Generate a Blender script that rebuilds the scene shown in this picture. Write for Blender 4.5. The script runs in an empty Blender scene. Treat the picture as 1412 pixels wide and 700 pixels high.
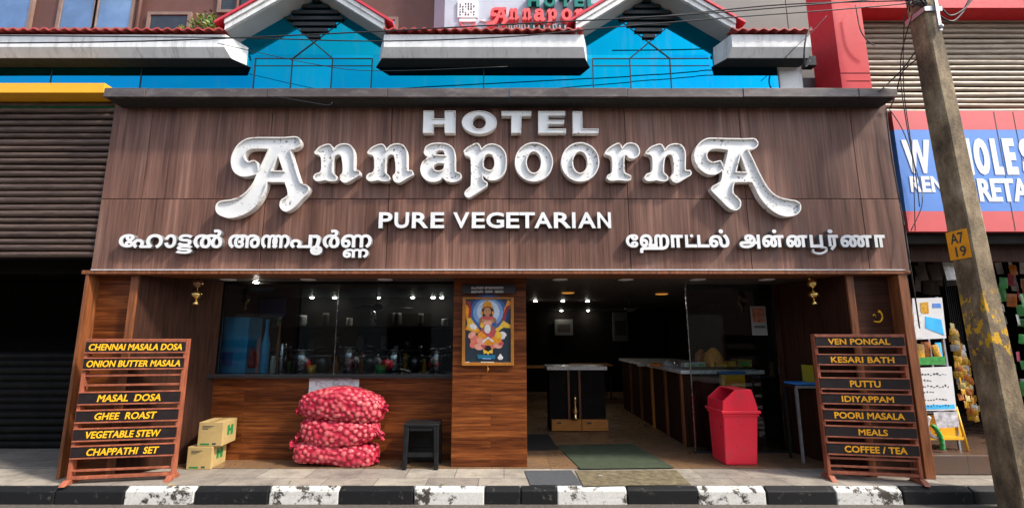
import bpy, bmesh, math, random
import numpy as np
from mathutils import Vector, Matrix
from mathutils.geometry import tessellate_polygon
rnd = random.Random(7)
R = math.radians
scene = bpy.context.scene
COL = scene.collection

# ------------------------------------------------------------------ camera
F, CX, CY, H, TH = 660.0, 695.0, 350.0, 1.55, R(9.7)
SW, SH = 1412.0, 700.0
cd = bpy.data.cameras.new('camera')
cam = bpy.data.objects.new('camera', cd); COL.objects.link(cam)
cam.location = (0, 0, H); cam.rotation_euler = (R(90) + TH, 0, 0)
cd.sensor_width = 36; cd.lens = 36 * F / SW; cd.shift_x = (SW / 2 - CX) / SW
cd.clip_start = 0.05; cd.clip_end = 600
scene.camera = cam

# ------------------------------------------------------------------ world and sun
AZ, EL = R(64), R(46)
sdir = Vector((math.sin(AZ) * math.cos(EL), -math.cos(AZ) * math.cos(EL), math.sin(EL)))
world = bpy.data.worlds.new('World'); scene.world = world; world.use_nodes = True
wn = world.node_tree.nodes; wl = world.node_tree.links
bg = wn['Background']
sky = wn.new('ShaderNodeTexSky'); sky.sky_type = 'NISHITA'; sky.sun_disc = False
sky.sun_elevation = EL; sky.sun_rotation = math.atan2(sdir.x, sdir.y)
sky.air_density = 1.0; sky.dust_density = 2.0; sky.ozone_density = 1.0
ctc = wn.new('ShaderNodeTexCoord'); cmp_ = wn.new('ShaderNodeMapping'); cmp_.inputs['Scale'].default_value = (1.0, 1.0, 2.2)
wl.new(ctc.outputs['Generated'], cmp_.inputs[0])
cno = wn.new('ShaderNodeTexNoise'); cno.inputs['Scale'].default_value = 1.7; cno.inputs['Detail'].default_value = 7; cno.inputs['Roughness'].default_value = 0.55
wl.new(cmp_.outputs[0], cno.inputs['Vector'])
crp = wn.new('ShaderNodeValToRGB'); crp.color_ramp.elements[0].position = 0.44; crp.color_ramp.elements[1].position = 0.66
wl.new(cno.outputs['Fac'], crp.inputs[0])
cbw = wn.new('ShaderNodeRGBToBW'); wl.new(sky.outputs[0], cbw.inputs[0])
cmu = wn.new('ShaderNodeMath'); cmu.operation = 'MULTIPLY'; cmu.inputs[1].default_value = 1.55; wl.new(cbw.outputs[0], cmu.inputs[0])
cmx = wn.new('ShaderNodeMix'); cmx.data_type = 'RGBA'
wl.new(crp.outputs[0], cmx.inputs[0]); wl.new(sky.outputs[0], cmx.inputs[6]); wl.new(cmu.outputs[0], cmx.inputs[7])
wl.new(cmx.outputs[2], bg.inputs[0]); bg.inputs[1].default_value = 0.15
sl = bpy.data.lights.new('sun', 'SUN'); sl.energy = 2.3; sl.angle = R(5.0); sl.color = (1.0, 0.93, 0.83)
so = bpy.data.objects.new('sun', sl); COL.objects.link(so)
so.rotation_euler = (-sdir).to_track_quat('-Z', 'Y').to_euler(); so.location = (10, -6, 12)
scene.view_settings.view_transform = 'Standard'; scene.view_settings.look = 'None'
scene.view_settings.gamma = 1; scene.view_settings.use_curve_mapping = False
scene.view_settings.exposure = 1.16
scene.render.engine = 'CYCLES'
scene.cycles.use_denoising = True
scene.cycles.max_bounces = 8; scene.cycles.glossy_bounces = 4; scene.cycles.transmission_bounces = 6
scene.cycles.sample_clamp_indirect = 4

# ------------------------------------------------------------------ pixel -> place
CT, ST = math.cos(TH), math.sin(TH)
def W(px, py, Y):                       # point of the photo on the upright plane y = Y
    u = (px - CX) / F; v = (CY - py) / F
    t = Y / (CT - v * ST)
    return u * t, H + t * (ST + v * CT)
def G(px, py, Z=0.15):                  # point of the photo on the level plane z = Z
    u = (px - CX) / F; v = (CY - py) / F
    t = (Z - H) / (ST + v * CT)
    return u * t, t * (CT - v * ST)
def WX(px, py, Y): return W(px, py, Y)[0]
def WZ(py, Y): return W(CX, py, Y)[1]

# ------------------------------------------------------------------ mesh builder
class MB:
    def __init__(s): s.v = []; s.f = []; s.m = []; s.sm = []
    def add(s, vs, fs, mi=0, smooth=False):
        b = len(s.v); s.v += [tuple(p) for p in vs]
        for f in fs:
            s.f.append([b + i for i in f]); s.m.append(mi); s.sm.append(smooth)
        return s
    def box(s, x0, x1, y0, y1, z0, z1, mi=0, M=None):
        vs = [(x0,y0,z0),(x1,y0,z0),(x1,y1,z0),(x0,y1,z0),(x0,y0,z1),(x1,y0,z1),(x1,y1,z1),(x0,y1,z1)]
        if M: vs = [M @ Vector(p) for p in vs]
        return s.add(vs, [(0,3,2,1),(4,5,6,7),(0,1,5,4),(1,2,6,5),(2,3,7,6),(3,0,4,7)], mi)
    def hexa(s, bot, top, mi=0):        # two quads, same winding
        return s.add(list(bot) + list(top), [(3,2,1,0),(4,5,6,7),(0,1,5,4),(1,2,6,5),(2,3,7,6),(3,0,4,7)], mi)
    def prism(s, poly, y0, y1, mi=0, holes=()):   # outline in x,z pushed from y0 (front) to y1
        loops = [poly] + list(holes)
        flat = [p for l in loops for p in l]
        tris = tessellate_polygon([[Vector((p[0], p[1], 0)) for p in l] for l in loops])
        n = len(flat)
        vs = [(p[0], y0, p[1]) for p in flat] + [(p[0], y1, p[1]) for p in flat]
        fs = [tuple(t) for t in tris] + [tuple(n + i for i in reversed(t)) for t in tris]
        b = 0
        for l in loops:
            k = len(l)
            for i in range(k):
                j = (i + 1) % k
                fs.append((b + i, b + j, n + b + j, n + b + i))
            b += k
        return s.add(vs, fs, mi)
    def tube(s, pts, r, n=8, mi=0, cap=True, smooth=True):
        pts = [Vector(p) for p in pts]; k = len(pts)
        rs = r if isinstance(r, (list, tuple)) else [r] * k
        vs = []; fs = []
        up = Vector((0, 0, 1))
        for i, p in enumerate(pts):
            d = (pts[min(i + 1, k - 1)] - pts[max(i - 1, 0)]).normalized()
            a = d.cross(up)
            if a.length < 0.05: a = d.cross(Vector((0, 1, 0)))
            a.normalize(); b2 = d.cross(a)
            for j in range(n):
                q = 2 * math.pi * j / n
                vs.append(p + rs[i] * (math.cos(q) * a + math.sin(q) * b2))
        for i in range(k - 1):
            for j in range(n):
                j2 = (j + 1) % n
                fs.append((i*n+j, i*n+j2, (i+1)*n+j2, (i+1)*n+j))
        if cap:
            fs.append(tuple(reversed(range(n)))); fs.append(tuple(range((k-1)*n, k*n)))
        return s.add(vs, fs, mi, smooth)
    def lathe(s, prof, c=(0,0,0), n=24, mi=0, smooth=True, sx=1, sy=1):   # prof: (radius, z)
        vs = []; fs = []
        for r, z in prof:
            for j in range(n):
                q = 2*math.pi*j/n
                vs.append((c[0]+sx*r*math.cos(q), c[1]+sy*r*math.sin(q), c[2]+z))
        k = len(prof)
        for i in range(k-1):
            for j in range(n):
                j2 = (j+1) % n
                fs.append((i*n+j, i*n+j2, (i+1)*n+j2, (i+1)*n+j))
        fs.append(tuple(reversed(range(n)))); fs.append(tuple(range((k-1)*n, k*n)))
        return s.add(vs, fs, mi, smooth)
    def ball(s, c, rx, ry=None, rz=None, n=10, mi=0):
        ry = ry or rx; rz = rz or rx
        m = n // 2 + 1
        return s.lathe([(max(1e-4, math.sin(math.pi*i/m)), -rz*math.cos(math.pi*i/m)) for i in range(m+1)], c, n, mi, True, rx, ry)
    def poly(s, pts, mi=0): return s.add(pts, [tuple(range(len(pts)))], mi)

def obj(name, mb, mats, parent=None, bevel=0, seg=2, loc=None):
    me = bpy.data.meshes.new(name)
    off = Vector((0, 0, 0))
    if parent is not None and parent.get('_world'):
        p = parent
        while p is not None: off += p.location; p = p.parent
    if loc is not None: off = Vector(loc)
    me.from_pydata([tuple(Vector(v) - off) for v in mb.v], [], mb.f)
    if not isinstance(mats, (list, tuple)): mats = [mats]
    for m in mats: me.materials.append(m)
    me.polygons.foreach_set('material_index', mb.m)
    me.polygons.foreach_set('use_smooth', mb.sm)
    me.update()
    bm = bmesh.new(); bm.from_mesh(me); bmesh.ops.recalc_face_normals(bm, faces=bm.faces); bm.to_mesh(me); bm.free()
    o = bpy.data.objects.new(name, me); COL.objects.link(o)
    if loc is not None: o.location = loc
    if parent is not None:
        o.parent = parent; o['_world'] = parent.get('_world', 0)
    if bevel:
        b = o.modifiers.new('bevel', 'BEVEL'); b.width = bevel; b.segments = seg; b.limit_method = 'ANGLE'; b.angle_limit = R(40)
    return o
def tag(o, label, cat, group=None):
    o['label'] = label; o['category'] = cat
    if group: o['group'] = group
    return o
def thing(name, label, cat, loc=(0,0,0), rz=0, group=None, world=True):
    o = bpy.data.objects.new(name, None); COL.objects.link(o)
    o.location = loc; o.rotation_euler = (0, 0, rz); o.empty_display_size = 0.1
    o['_world'] = 1 if world else 0
    return tag(o, label, cat, group)
def struct(name, mb, mats, **k):
    o = obj(name, mb, mats, **k); o['kind'] = 'structure'; return o

# ------------------------------------------------------------------ materials
def lin(c):
    return tuple((x/12.92 if x <= 0.04045 else ((x+0.055)/1.055)**2.4) for x in (q/255 for q in c)) + (1,)
class NT:
    def __init__(s, name):
        s.m = bpy.data.materials.new(name); s.m.use_nodes = True
        s.n = s.m.node_tree.nodes; s.l = s.m.node_tree.links; s.b = s.n['Principled BSDF']
    def node(s, t, **k):
        o = s.n.new(t)
        for a, b in k.items(): setattr(o, a, b)
        return o
    def link(s, a, b): s.l.new(a, b)
    def coords(s, scale=(1,1,1), kind='Object', loc=(0,0,0), rot=(0,0,0)):
        tc = s.node('ShaderNodeTexCoord'); mp = s.node('ShaderNodeMapping')
        mp.inputs['Scale'].default_value = scale; mp.inputs['Location'].default_value = loc; mp.inputs['Rotation'].default_value = rot
        s.link(tc.outputs[kind], mp.inputs[0]); return mp.outputs[0]
    def noise(s, vec, scale, detail=4, rough=0.6):
        n = s.node('ShaderNodeTexNoise'); n.inputs['Scale'].default_value = scale
        n.inputs['Detail'].default_value = detail; n.inputs['Roughness'].default_value = rough
        if vec is not None: s.link(vec, n.inputs['Vector'])
        return n.outputs['Fac']
    def ramp(s, fac, stops):
        r = s.node('ShaderNodeValToRGB'); e = r.color_ramp.elements
        while len(e) < len(stops): e.new(0.5)
        for i, (p, c) in enumerate(stops):
            e[i].position = p; e[i].color = c if len(c) == 4 else tuple(c) + (1,)
        s.link(fac, r.inputs[0]); return r.outputs[0]
    def mix(s, fac, a, b, mode='MIX'):
        m = s.node('ShaderNodeMix', data_type='RGBA', blend_type=mode)
        for sock, val in ((m.inputs[0], fac), (m.inputs[6], a), (m.inputs[7], b)):
            if isinstance(val, (int, float, tuple)): sock.default_value = val
            else: s.link(val, sock)
        return m.outputs[2]
    def math(s, op, a, b=0.0):
        m = s.node('ShaderNodeMath', operation=op)
        for sock, val in ((m.inputs[0], a), (m.inputs[1], b)):
            if isinstance(val, (int, float)): sock.default_value = val
            else: s.link(val, sock)
        return m.outputs[0]
    def bump(s, h, strength=0.2, dist=0.01):
        b = s.node('ShaderNodeBump'); b.inputs['Strength'].default_value = strength; b.inputs['Distance'].default_value = dist
        s.link(h, b.inputs['Height']); s.link(b.outputs[0], s.b.inputs['Normal'])
    def set(s, rough=0.5, metal=0, spec=None):
        s.b.inputs['Roughness'].default_value = rough; s.b.inputs['Metallic'].default_value = metal
        if spec is not None: s.b.inputs['Specular IOR Level'].default_value = spec
    def color(s, c):
        if isinstance(c, tuple): s.b.inputs['Base Color'].default_value = c
        else: s.link(c, s.b.inputs['Base Color'])
def paint(name, c, rough=0.5, metal=0, var=0.18, scale=6, bump=0.05, bscale=60, spec=None, dirt=None, dirt_amt=0.5, stretch=(1,1,1)):
    """plain surface of colour c (0-1 linear) with uneven tone, fine bump and optional dirt"""
    t = NT(name); t.set(rough, metal, spec)
    vec = t.coords(stretch)
    n = t.noise(vec, scale, 5)
    lo = tuple(x*(1-var) for x in c[:3]) + (1,); hi = tuple(min(1, x*(1+var)) for x in c[:3]) + (1,)
    col = t.ramp(n, [(0.3, lo), (0.7, hi)])
    if dirt:
        d = t.ramp(t.noise(vec, scale*2.3, 8, 0.7), [(0.55-0.2*dirt_amt, (0,0,0)), (0.75-0.1*dirt_amt, (1,1,1))])
        col = t.mix(t.math('MULTIPLY', d, 0.75), col, dirt)
    t.color(col)
    rr = t.ramp(t.noise(vec, scale*3, 3), [(0.3, (max(0,rough-.1),)*3), (0.7, (min(1,rough+.1),)*3)])
    t.link(rr, t.b.inputs['Roughness'])
    if bump: t.bump(t.noise(t.coords(), bscale, 3), bump, 0.01)
    return t.m

def wood_panel():                      # sign cladding: upright grain laminate
    t = NT('sign_laminate'); t.set(0.42, spec=0.22)
    v = t.coords((1, 1, 1))
    geo = t.node('ShaderNodeNewGeometry')
    rnd_off = t.node('ShaderNodeVectorMath', operation='ADD')
    cx = t.node('ShaderNodeCombineXYZ')
    t.link(t.math('MULTIPLY', geo.outputs['Random Per Island'], 37.0), cx.inputs[2])
    t.link(t.math('MULTIPLY', geo.outputs['Random Per Island'], 11.0), cx.inputs[0])
    t.link(v, rnd_off.inputs[0]); t.link(cx.outputs[0], rnd_off.inputs[1])
    def st(sc):
        mp = t.node('ShaderNodeMapping'); mp.inputs['Scale'].default_value = sc
        t.link(rnd_off.outputs[0], mp.inputs[0]); return mp.outputs[0]
    a = t.noise(st((38, 38, 1.1)), 1, 6, 0.65); b = t.noise(st((7, 7, 0.5)), 1, 3, 0.5); c = t.noise(st((150, 150, 2.5)), 1, 2, 0.6)
    f = t.math('ADD', t.math('ADD', t.math('MULTIPLY', a, 0.5), t.math('MULTIPLY', b, 0.35)), t.math('MULTIPLY', c, 0.15))
    col = t.ramp(f, [(0.33, (0.050,0.022,0.015)), (0.45, (0.116,0.056,0.040)), (0.55, (0.180,0.090,0.065)), (0.67, (0.29,0.155,0.110))])
    tone = t.math('ADD', t.math('MULTIPLY', geo.outputs['Random Per Island'], 0.26), 0.87)
    tc = t.node('ShaderNodeCombineXYZ')
    for i in range(3): t.link(tone, tc.inputs[i])
    col = t.mix(1.0, col, tc.outputs[0], 'MULTIPLY')
    wt = t.ramp(t.noise(st((3.0, 3.0, 0.35)), 1, 6, .7), [(.55, (0,0,0)), (.80, (.35,.35,.35))])
    col = t.mix(wt, col, (0.24,0.19,0.165,1))
    t.color(col); t.bump(a, 0.06, 0.004)
    t.link(t.ramp(t.noise(v, 2.5, 5), [(.3,(.36,)*3),(.7,(.58,)*3)]), t.b.inputs['Roughness'])
    return t.m
def plank_wood(name, stops, row=0.115, length=2.6, rough=0.38, gap=(0.02,0.009,0.005,1)):   # horizontal laminate planks
    t = NT(name); t.set(rough, spec=0.22)
    tc = t.node('ShaderNodeTexCoord'); sp = t.node('ShaderNodeSeparateXYZ'); t.link(tc.outputs['Object'], sp.inputs[0])
    cb = t.node('ShaderNodeCombineXYZ')
    t.link(t.math('ADD', sp.outputs[0], t.math('MULTIPLY', sp.outputs[1], 0.9)), cb.inputs[0]); t.link(sp.outputs[2], cb.inputs[1])
    br = t.node('ShaderNodeTexBrick'); t.link(cb.outputs[0], br.inputs['Vector'])
    br.inputs['Scale'].default_value = 1; br.inputs['Mortar Size'].default_value = 0.0012
    br.inputs['Brick Width'].default_value = length; br.inputs['Row Height'].default_value = row
    br.inputs['Color1'].default_value = (0,0,0,1); br.inputs['Color2'].default_value = (1,1,1,1); br.inputs['Mortar'].default_value = (0.5,0.5,0.5,1)
    br.offset = 0.37
    cb2 = t.node('ShaderNodeCombineXYZ')
    t.link(t.math('MULTIPLY', cb_x(t, sp), 2.0), cb2.inputs[0])
    t.link(t.math('MULTIPLY', sp.outputs[2], 34.0), cb2.inputs[1]); t.link(t.math('MULTIPLY', br.outputs['Color'], 9.0), cb2.inputs[2])
    g = t.noise(cb2.outputs[0], 1, 6, 0.65)
    f = t.math('ADD', t.math('MULTIPLY', g, 0.86), t.math('MULTIPLY', br.outputs['Color'], 0.13))
    col = t.ramp(f, stops)
    col = t.mix(br.outputs['Fac'], col, gap)
    t.color(col); t.bump(t.math('SUBTRACT', t.math('MULTIPLY', g, 0.3), br.outputs['Fac']), 0.15, 0.004)
    return t.m
def cb_x(t, sp): return t.math('ADD', sp.outputs[0], t.math('MULTIPLY', sp.outputs[1], 0.9))
def tiles(name, c1, c2, w, h, mortar, rough=0.5, dirt=0.5, msize=0.004, offs=0.5, dcol=(0.05,0.045,0.04,1), rot=0):
    t = NT(name); t.set(rough)
    v = t.coords(rot=(0,0,rot))
    br = t.node('ShaderNodeTexBrick'); t.link(v, br.inputs['Vector'])
    br.inputs['Scale'].default_value = 1; br.inputs['Mortar Size'].default_value = msize
    br.inputs['Brick Width'].default_value = w; br.inputs['Row Height'].default_value = h; br.offset = offs
    br.inputs['Color1'].default_value = c1; br.inputs['Color2'].default_value = c2; br.inputs['Mortar'].default_value = mortar
    n = t.noise(v, 3, 8, 0.7)
    d = t.ramp(n, [(0.42, (0,0,0)), (0.68, (dirt,)*3)])
    col = t.mix(d, br.outputs['Color'], dcol)
    n2 = t.noise(t.coords(), 90, 4, 0.7)
    col = t.mix(0.5, col, t.ramp(n2, [(0.3, (0.55,0.55,0.55)), (0.7, (1.25,1.22,1.18))]), 'MULTIPLY')
    t.color(col)
    t.link(t.ramp(n, [(0.35, (rough-.15,)*3), (0.65, (rough+.2,)*3)]), t.b.inputs['Roughness'])
    t.bump(t.math('SUBTRACT', t.math('MULTIPLY', n2, 0.3), br.outputs['Fac']), 0.3, 0.004)
    return t.m
def worn_paint(name, top, under, amt=0.5, scale=9):
    t = NT(name); t.set(0.6, spec=0.2)
    v = t.coords()
    f = t.ramp(t.noise(v, scale, 10, 0.72), [(amt-0.03, (0,0,0)), (amt+0.03, (1,1,1))])
    n = t.noise(v, 40, 4)
    a = t.ramp(n, [(0.3, tuple(x*.75 for x in top)), (0.7, top)]); b = t.ramp(n, [(0.3, tuple(x*.6 for x in under)), (0.7, under)])
    t.color(t.mix(f, a, b)); t.bump(t.math('SUBTRACT', t.math('MULTIPLY', n, .5), f), 0.25, 0.004)
    return t.m
def glass(name, tint=(0.75,0.8,0.8,1), rough=0.0, spec_t=0.86):
    t = NT(name)
    t.n.remove(t.b)
    tr = t.node('ShaderNodeBsdfTransparent'); tr.inputs[0].default_value = tint
    gl = t.node('ShaderNodeBsdfGlossy'); gl.inputs['Roughness'].default_value = rough
    fr = t.node('ShaderNodeFresnel'); fr.inputs[0].default_value = 1.5
    mx = t.node('ShaderNodeMixShader'); t.link(fr.outputs[0], mx.inputs[0]); t.link(tr.outputs[0], mx.inputs[1]); t.link(gl.outputs[0], mx.inputs[2])
    t.link(mx.outputs[0], t.n['Material Output'].inputs[0])
    return t.m
def blue_glass():
    t = NT('blue_mirror_glass'); t.set(0.03, 1.0)
    v = t.coords((0.6, 1, 1.2))
    geo = t.node('ShaderNodeNewGeometry')
    k = t.math('ADD', t.math('MULTIPLY', geo.outputs['Random Per Island'], 0.55), t.math('MULTIPLY', t.noise(v, 1.3, 2), 0.45))
    c = t.ramp(k, [(0.15, (0.0,0.235,0.40)), (0.8, (0.004,0.36,0.55))])
    d = t.ramp(t.noise(t.coords((5,1,.8)), 2.5, 7, .7), [(.52,(0,0,0)),(.8,(.3,.3,.3))])
    t.color(t.mix(d, c, (0.10,0.22,0.27,1)))
    t.bump(t.noise(t.coords(), 1.2, 1), 0.02, 0.02)
    return t.m
def emit(name, c, s):
    t = NT(name); t.b.inputs['Base Color'].default_value = c
    t.b.inputs['Emission Color'].default_value = c; t.b.inputs['Emission Strength'].default_value = s
    return t.m

M = {}
M['sign'] = wood_panel()
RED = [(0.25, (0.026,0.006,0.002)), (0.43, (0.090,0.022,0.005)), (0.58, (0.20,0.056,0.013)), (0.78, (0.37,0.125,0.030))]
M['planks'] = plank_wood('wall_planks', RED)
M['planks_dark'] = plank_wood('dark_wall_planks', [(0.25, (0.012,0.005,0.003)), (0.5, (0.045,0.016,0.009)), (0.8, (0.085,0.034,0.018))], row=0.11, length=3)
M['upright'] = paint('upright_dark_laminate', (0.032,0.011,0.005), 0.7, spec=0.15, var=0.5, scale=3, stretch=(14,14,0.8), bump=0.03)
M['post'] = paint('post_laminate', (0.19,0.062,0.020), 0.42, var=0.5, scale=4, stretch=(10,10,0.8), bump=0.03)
M['trim'] = paint('cornice_metal', (0.085,0.066,0.060), 0.38, 0.1, var=0.35, scale=2.5, dirt=(0.22,0.19,0.17,1), dirt_amt=0.25, stretch=(1,1,3))
M['gap'] = paint('joint_black', (0.006,0.005,0.0045), 0.85, spec=0.1)
def specked(name, c, spot, rough, thr, scale=26):
    t = NT(name); t.set(rough)
    v = t.coords()
    n = t.noise(v, 5, 4); col = t.ramp(n, [(0.3, tuple(x*.88 for x in c)), (0.7, c)])
    sp = t.ramp(t.noise(v, scale, 3, .6), [(thr, (0,0,0)), (thr+.03, (1,1,1))])
    gate = t.ramp(t.noise(v, 4.5, 2), [(.45, (0,0,0)), (.55, (1,1,1))])
    col = t.mix(t.math('MULTIPLY', t.math('MULTIPLY', sp, gate), .85), col, spot)
    t.color(col); return t.m
M['letter_face'] = specked('letter_face_white', (0.74,0.745,0.73), (0.10,0.075,0.06,1), .55, .60, 30)
M['letter_rim'] = specked('letter_rim_white', (0.76,0.73,0.69), (0.30,0.20,0.15,1), .5, .59)
M['letter_flat'] = paint('letter_acrylic_white', (0.74,0.74,0.73), 0.35, var=0.06)
M['letter_side'] = paint('letter_side_grey', (0.20,0.20,0.20), 0.4, 0.3, var=0.2)
M['white'] = paint('white_wall_paint', (0.70,0.70,0.69), 0.55, var=0.10, scale=3, dirt=(0.33,0.31,0.28,1), dirt_amt=0.16, stretch=(2.2,1,0.3))
M['soffit_shade'] = paint('soffit_shade_black', (0.018,0.018,0.018), 0.8)  # near black: shade below the eaves put into the colour
M['grey_soffit'] = paint('gable_soffit_grey', (0.42,0.42,0.41), 0.7, var=0.08)
M['rooftile'] = paint('red_roof_tile', (0.42,0.055,0.045), 0.55, var=0.25, scale=9, dirt=(0.16,0.05,0.045,1), dirt_amt=0.2)
M['redverge'] = paint('red_verge_paint', (0.58,0.035,0.055), 0.4, var=0.1)
M['bglass'] = blue_glass()
M['black'] = paint('black_bar', (0.010,0.011,0.012), 0.45)
M['brownwall'] = paint('brown_render', (0.105,0.042,0.030), 0.6, var=0.2, scale=2)
M['greywall'] = paint('grey_cladding', (0.17,0.17,0.165), 0.5, var=0.08, scale=1.5)
M['paleblue'] = paint('pale_blue_render', (0.42,0.47,0.54), 0.6, var=0.08, scale=2, dirt=(0.3,0.33,0.38,1), dirt_amt=0.1)
M['winglass'] = paint('upper_window_glass', (0.25,0.36,0.50), 0.04, 0.75, var=0.25, scale=1.5, bump=0)
M['dwinglass'] = paint('dark_window_glass', (0.05,0.06,0.07), 0.05, 0.5, bump=0)
M['winframe'] = paint('window_frame_brown', (0.20,0.13,0.10), 0.5)
M['yellow'] = paint('yellow_awning_paint', (0.85,0.40,0.006), 0.4, var=0.06)
M['slat_brown'] = paint('brown_shutter_slat', (0.075,0.046,0.034), 0.5, 0.1, var=0.5, scale=5, dirt=(0.17,0.115,0.085,1), dirt_amt=0.3, stretch=(0.7,4,9))
M['slat_tan'] = paint('tan_shutter_slat', (0.27,0.215,0.155), 0.5, 0.1, var=0.3, scale=5, dirt=(0.13,0.10,0.075,1), dirt_amt=0.25, stretch=(0.7,4,6))
M['slat_black'] = paint('dark_shutter_slat', (0.0055,0.005,0.005), 0.6, 0.0, var=0.4, spec=0.12)
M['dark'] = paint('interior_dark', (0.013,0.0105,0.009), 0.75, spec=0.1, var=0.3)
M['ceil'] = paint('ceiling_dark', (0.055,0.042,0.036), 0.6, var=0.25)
M['redpaint'] = paint('red_pillar_cladding', (0.60,0.022,0.032), 0.5, var=0.06, spec=0.3)
M['signblue'] = paint('sign_blue', (0.085,0.235,0.64), 0.4, var=0.06)
M['signred'] = paint('sign_red', (0.62,0.085,0.085), 0.4, var=0.06)
M['signwhite'] = paint('sign_white', (0.80,0.80,0.80), 0.4, var=0.05)
M['granite'] = paint('black_granite', (0.028,0.027,0.028), 0.22, var=0.5, scale=60)
M['frame_wood'] = paint('menu_frame_wood', (0.33,0.095,0.048), 0.45, var=0.35, scale=10, dirt=(0.11,0.035,0.02,1), dirt_amt=0.2, stretch=(1,1,0.5))
M['plate'] = paint('menu_plate_dark', (0.016,0.010,0.011), 0.4, var=0.2)
M['menu_text'] = paint('menu_text_orange', (0.95,0.42,0.01), 0.5, var=0.08)
M['menu_text_y'] = paint('menu_text_yellow', (0.95,0.50,0.012), 0.5, var=0.08)
M['carton'] = paint('cardboard', (0.44,0.31,0.12), 0.75, var=0.1, scale=5, dirt=(0.36,0.22,0.10,1), dirt_amt=0.1)
M['green_print'] = paint('green_print', (0.015,0.20,0.05), 0.6)
M['ink'] = paint('dark_ink', (0.045,0.05,0.05), 0.6)
M['red_plastic'] = paint('red_plastic', (0.88,0.022,0.050), 0.36, var=0.05, scale=4, bump=0, dirt=(0.55,0.06,0.07,1), dirt_amt=0.05)
M['black_plastic'] = paint('black_plastic', (0.010,0.010,0.011), 0.5, var=0.3, spec=0.25)
M['brass'] = paint('brass', (0.92,0.62,0.22), 0.22, 1.0, var=0.25, scale=30, bump=0)
M['darkbrass'] = paint('dark_brass', (0.22,0.13,0.07), 0.3, 0.9, var=0.3, scale=30, bump=0)
M['steel'] = paint('steel', (0.45,0.45,0.46), 0.25, 1.0, var=0.15, bump=0)
M['darksteel'] = paint('dark_steel', (0.10,0.10,0.105), 0.35, 1.0, var=0.2, bump=0)
M['alu'] = paint('counter_edge', (0.78,0.78,0.77), 0.3, 0.2, var=0.08)
M['orange_wood'] = paint('orange_drawer_wood', (0.52,0.20,0.035), 0.45, var=0.25, scale=6, stretch=(1,1,6))
M['picframe'] = paint('picture_frame_orange', (0.40,0.15,0.018), 0.4, var=0.2, scale=20)
M['blue_plastic'] = paint('blue_plastic', (0.02,0.18,0.50), 0.35, var=0.15)
M['blue_panel'] = paint('blue_panel', (0.05,0.46,0.92), 0.35, var=0.2)
M['yellow_plastic'] = paint('yellow_plastic', (0.80,0.42,0.01), 0.4, var=0.15)
M['green_plastic'] = paint('green_plastic', (0.02,0.32,0.05), 0.4, var=0.15)
M['orange_cloth'] = paint('orange_wrap', (0.92,0.30,0.02), 0.5, var=0.35, scale=25, bump=0.3, bscale=40)
M['pack_yellow'] = paint('yellow_packet', (0.58,0.30,0.015), 0.35, var=0.5, scale=40, bump=0.3, bscale=30)
M['pack_pale'] = paint('pale_yellow_packet', (0.55,0.42,0.14), 0.35, var=0.4, scale=40, bump=0.3)
M['pack_orange'] = paint('orange_packet', (0.50,0.15,0.02), 0.35, var=0.35, scale=22, bump=0.3, bscale=30)
M['pack_white'] = paint('white_packet', (0.50,0.49,0.47), 0.35, var=0.3, scale=22, bump=0.3, bscale=30)
M['pack_green'] = paint('green_packet', (0.05,0.28,0.06), 0.35, var=0.35, scale=22, bump=0.3, bscale=30)
M['pack_pink'] = paint('pink_packet', (0.60,0.10,0.17), 0.35, var=0.35, scale=22, bump=0.3, bscale=30)
M['paper'] = paint('poster_paper', (0.66,0.66,0.66), 0.5, var=0.06)
M['cable'] = paint('cable_black', (0.016,0.016,0.017), 0.5, bump=0)
M['galv'] = paint('galvanised', (0.42,0.43,0.44), 0.4, 0.7, var=0.2, scale=20)
M['plate_orange'] = paint('plate_orange', (0.95,0.36,0.005), 0.5, var=0.1)
M['tubew'] = paint('tube_white', (0.75,0.77,0.76), 0.3, var=0.04)
M['teal'] = paint('teal_letter', (0.0,0.17,0.14), 0.4, var=0.1)
M['red_letter'] = paint('coral_letter', (0.72,0.10,0.10), 0.4, var=0.08)
M['leaf'] = paint('plant_leaf', (0.14,0.17,0.015), 0.5, var=0.5, scale=14)
M['glass'] = glass('clear_glass')
M['spot'] = emit('spot_lit', (1.0,0.93,0.80,1), 60)
M['warmspot'] = emit('warm_lamp_lit', (1.0,0.40,0.07,1), 0.22)
M['lens'] = paint('downlight_lens', (0.60,0.58,0.56), 0.4)
M['pavement'] = tiles('pavement_tiles', (0.44,0.395,0.325,1), (0.27,0.24,0.205,1), 0.50, 0.34, (0.10,0.09,0.08,1), 0.6, 0.75, dcol=(0.11,0.095,0.08,1))
M['floor_in'] = tiles('indoor_tiles', (0.27,0.155,0.075,1), (0.20,0.115,0.06,1), 0.5, 0.5, (0.07,0.04,0.025,1), 0.35, 0.5, 0.003, 0.0)
M['floor_grey'] = tiles('side_floor', (0.24,0.22,0.20,1), (0.20,0.185,0.17,1), 0.6, 0.6, (0.08,0.07,0.06,1), 0.5, 0.6)
M['kerb_black'] = worn_paint('kerb_black_paint', (0.012,0.0125,0.0135), (0.085,0.075,0.065), 0.615, 13)
M['kerb_white'] = worn_paint('kerb_white_paint', (0.66,0.65,0.60), (0.07,0.06,0.052), 0.55, 7)
M['road'] = paint('asphalt', (0.085,0.072,0.060), 0.8, var=0.4, scale=30, bump=0.5, bscale=120, dirt=(0.16,0.13,0.10,1), dirt_amt=0.3)

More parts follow.
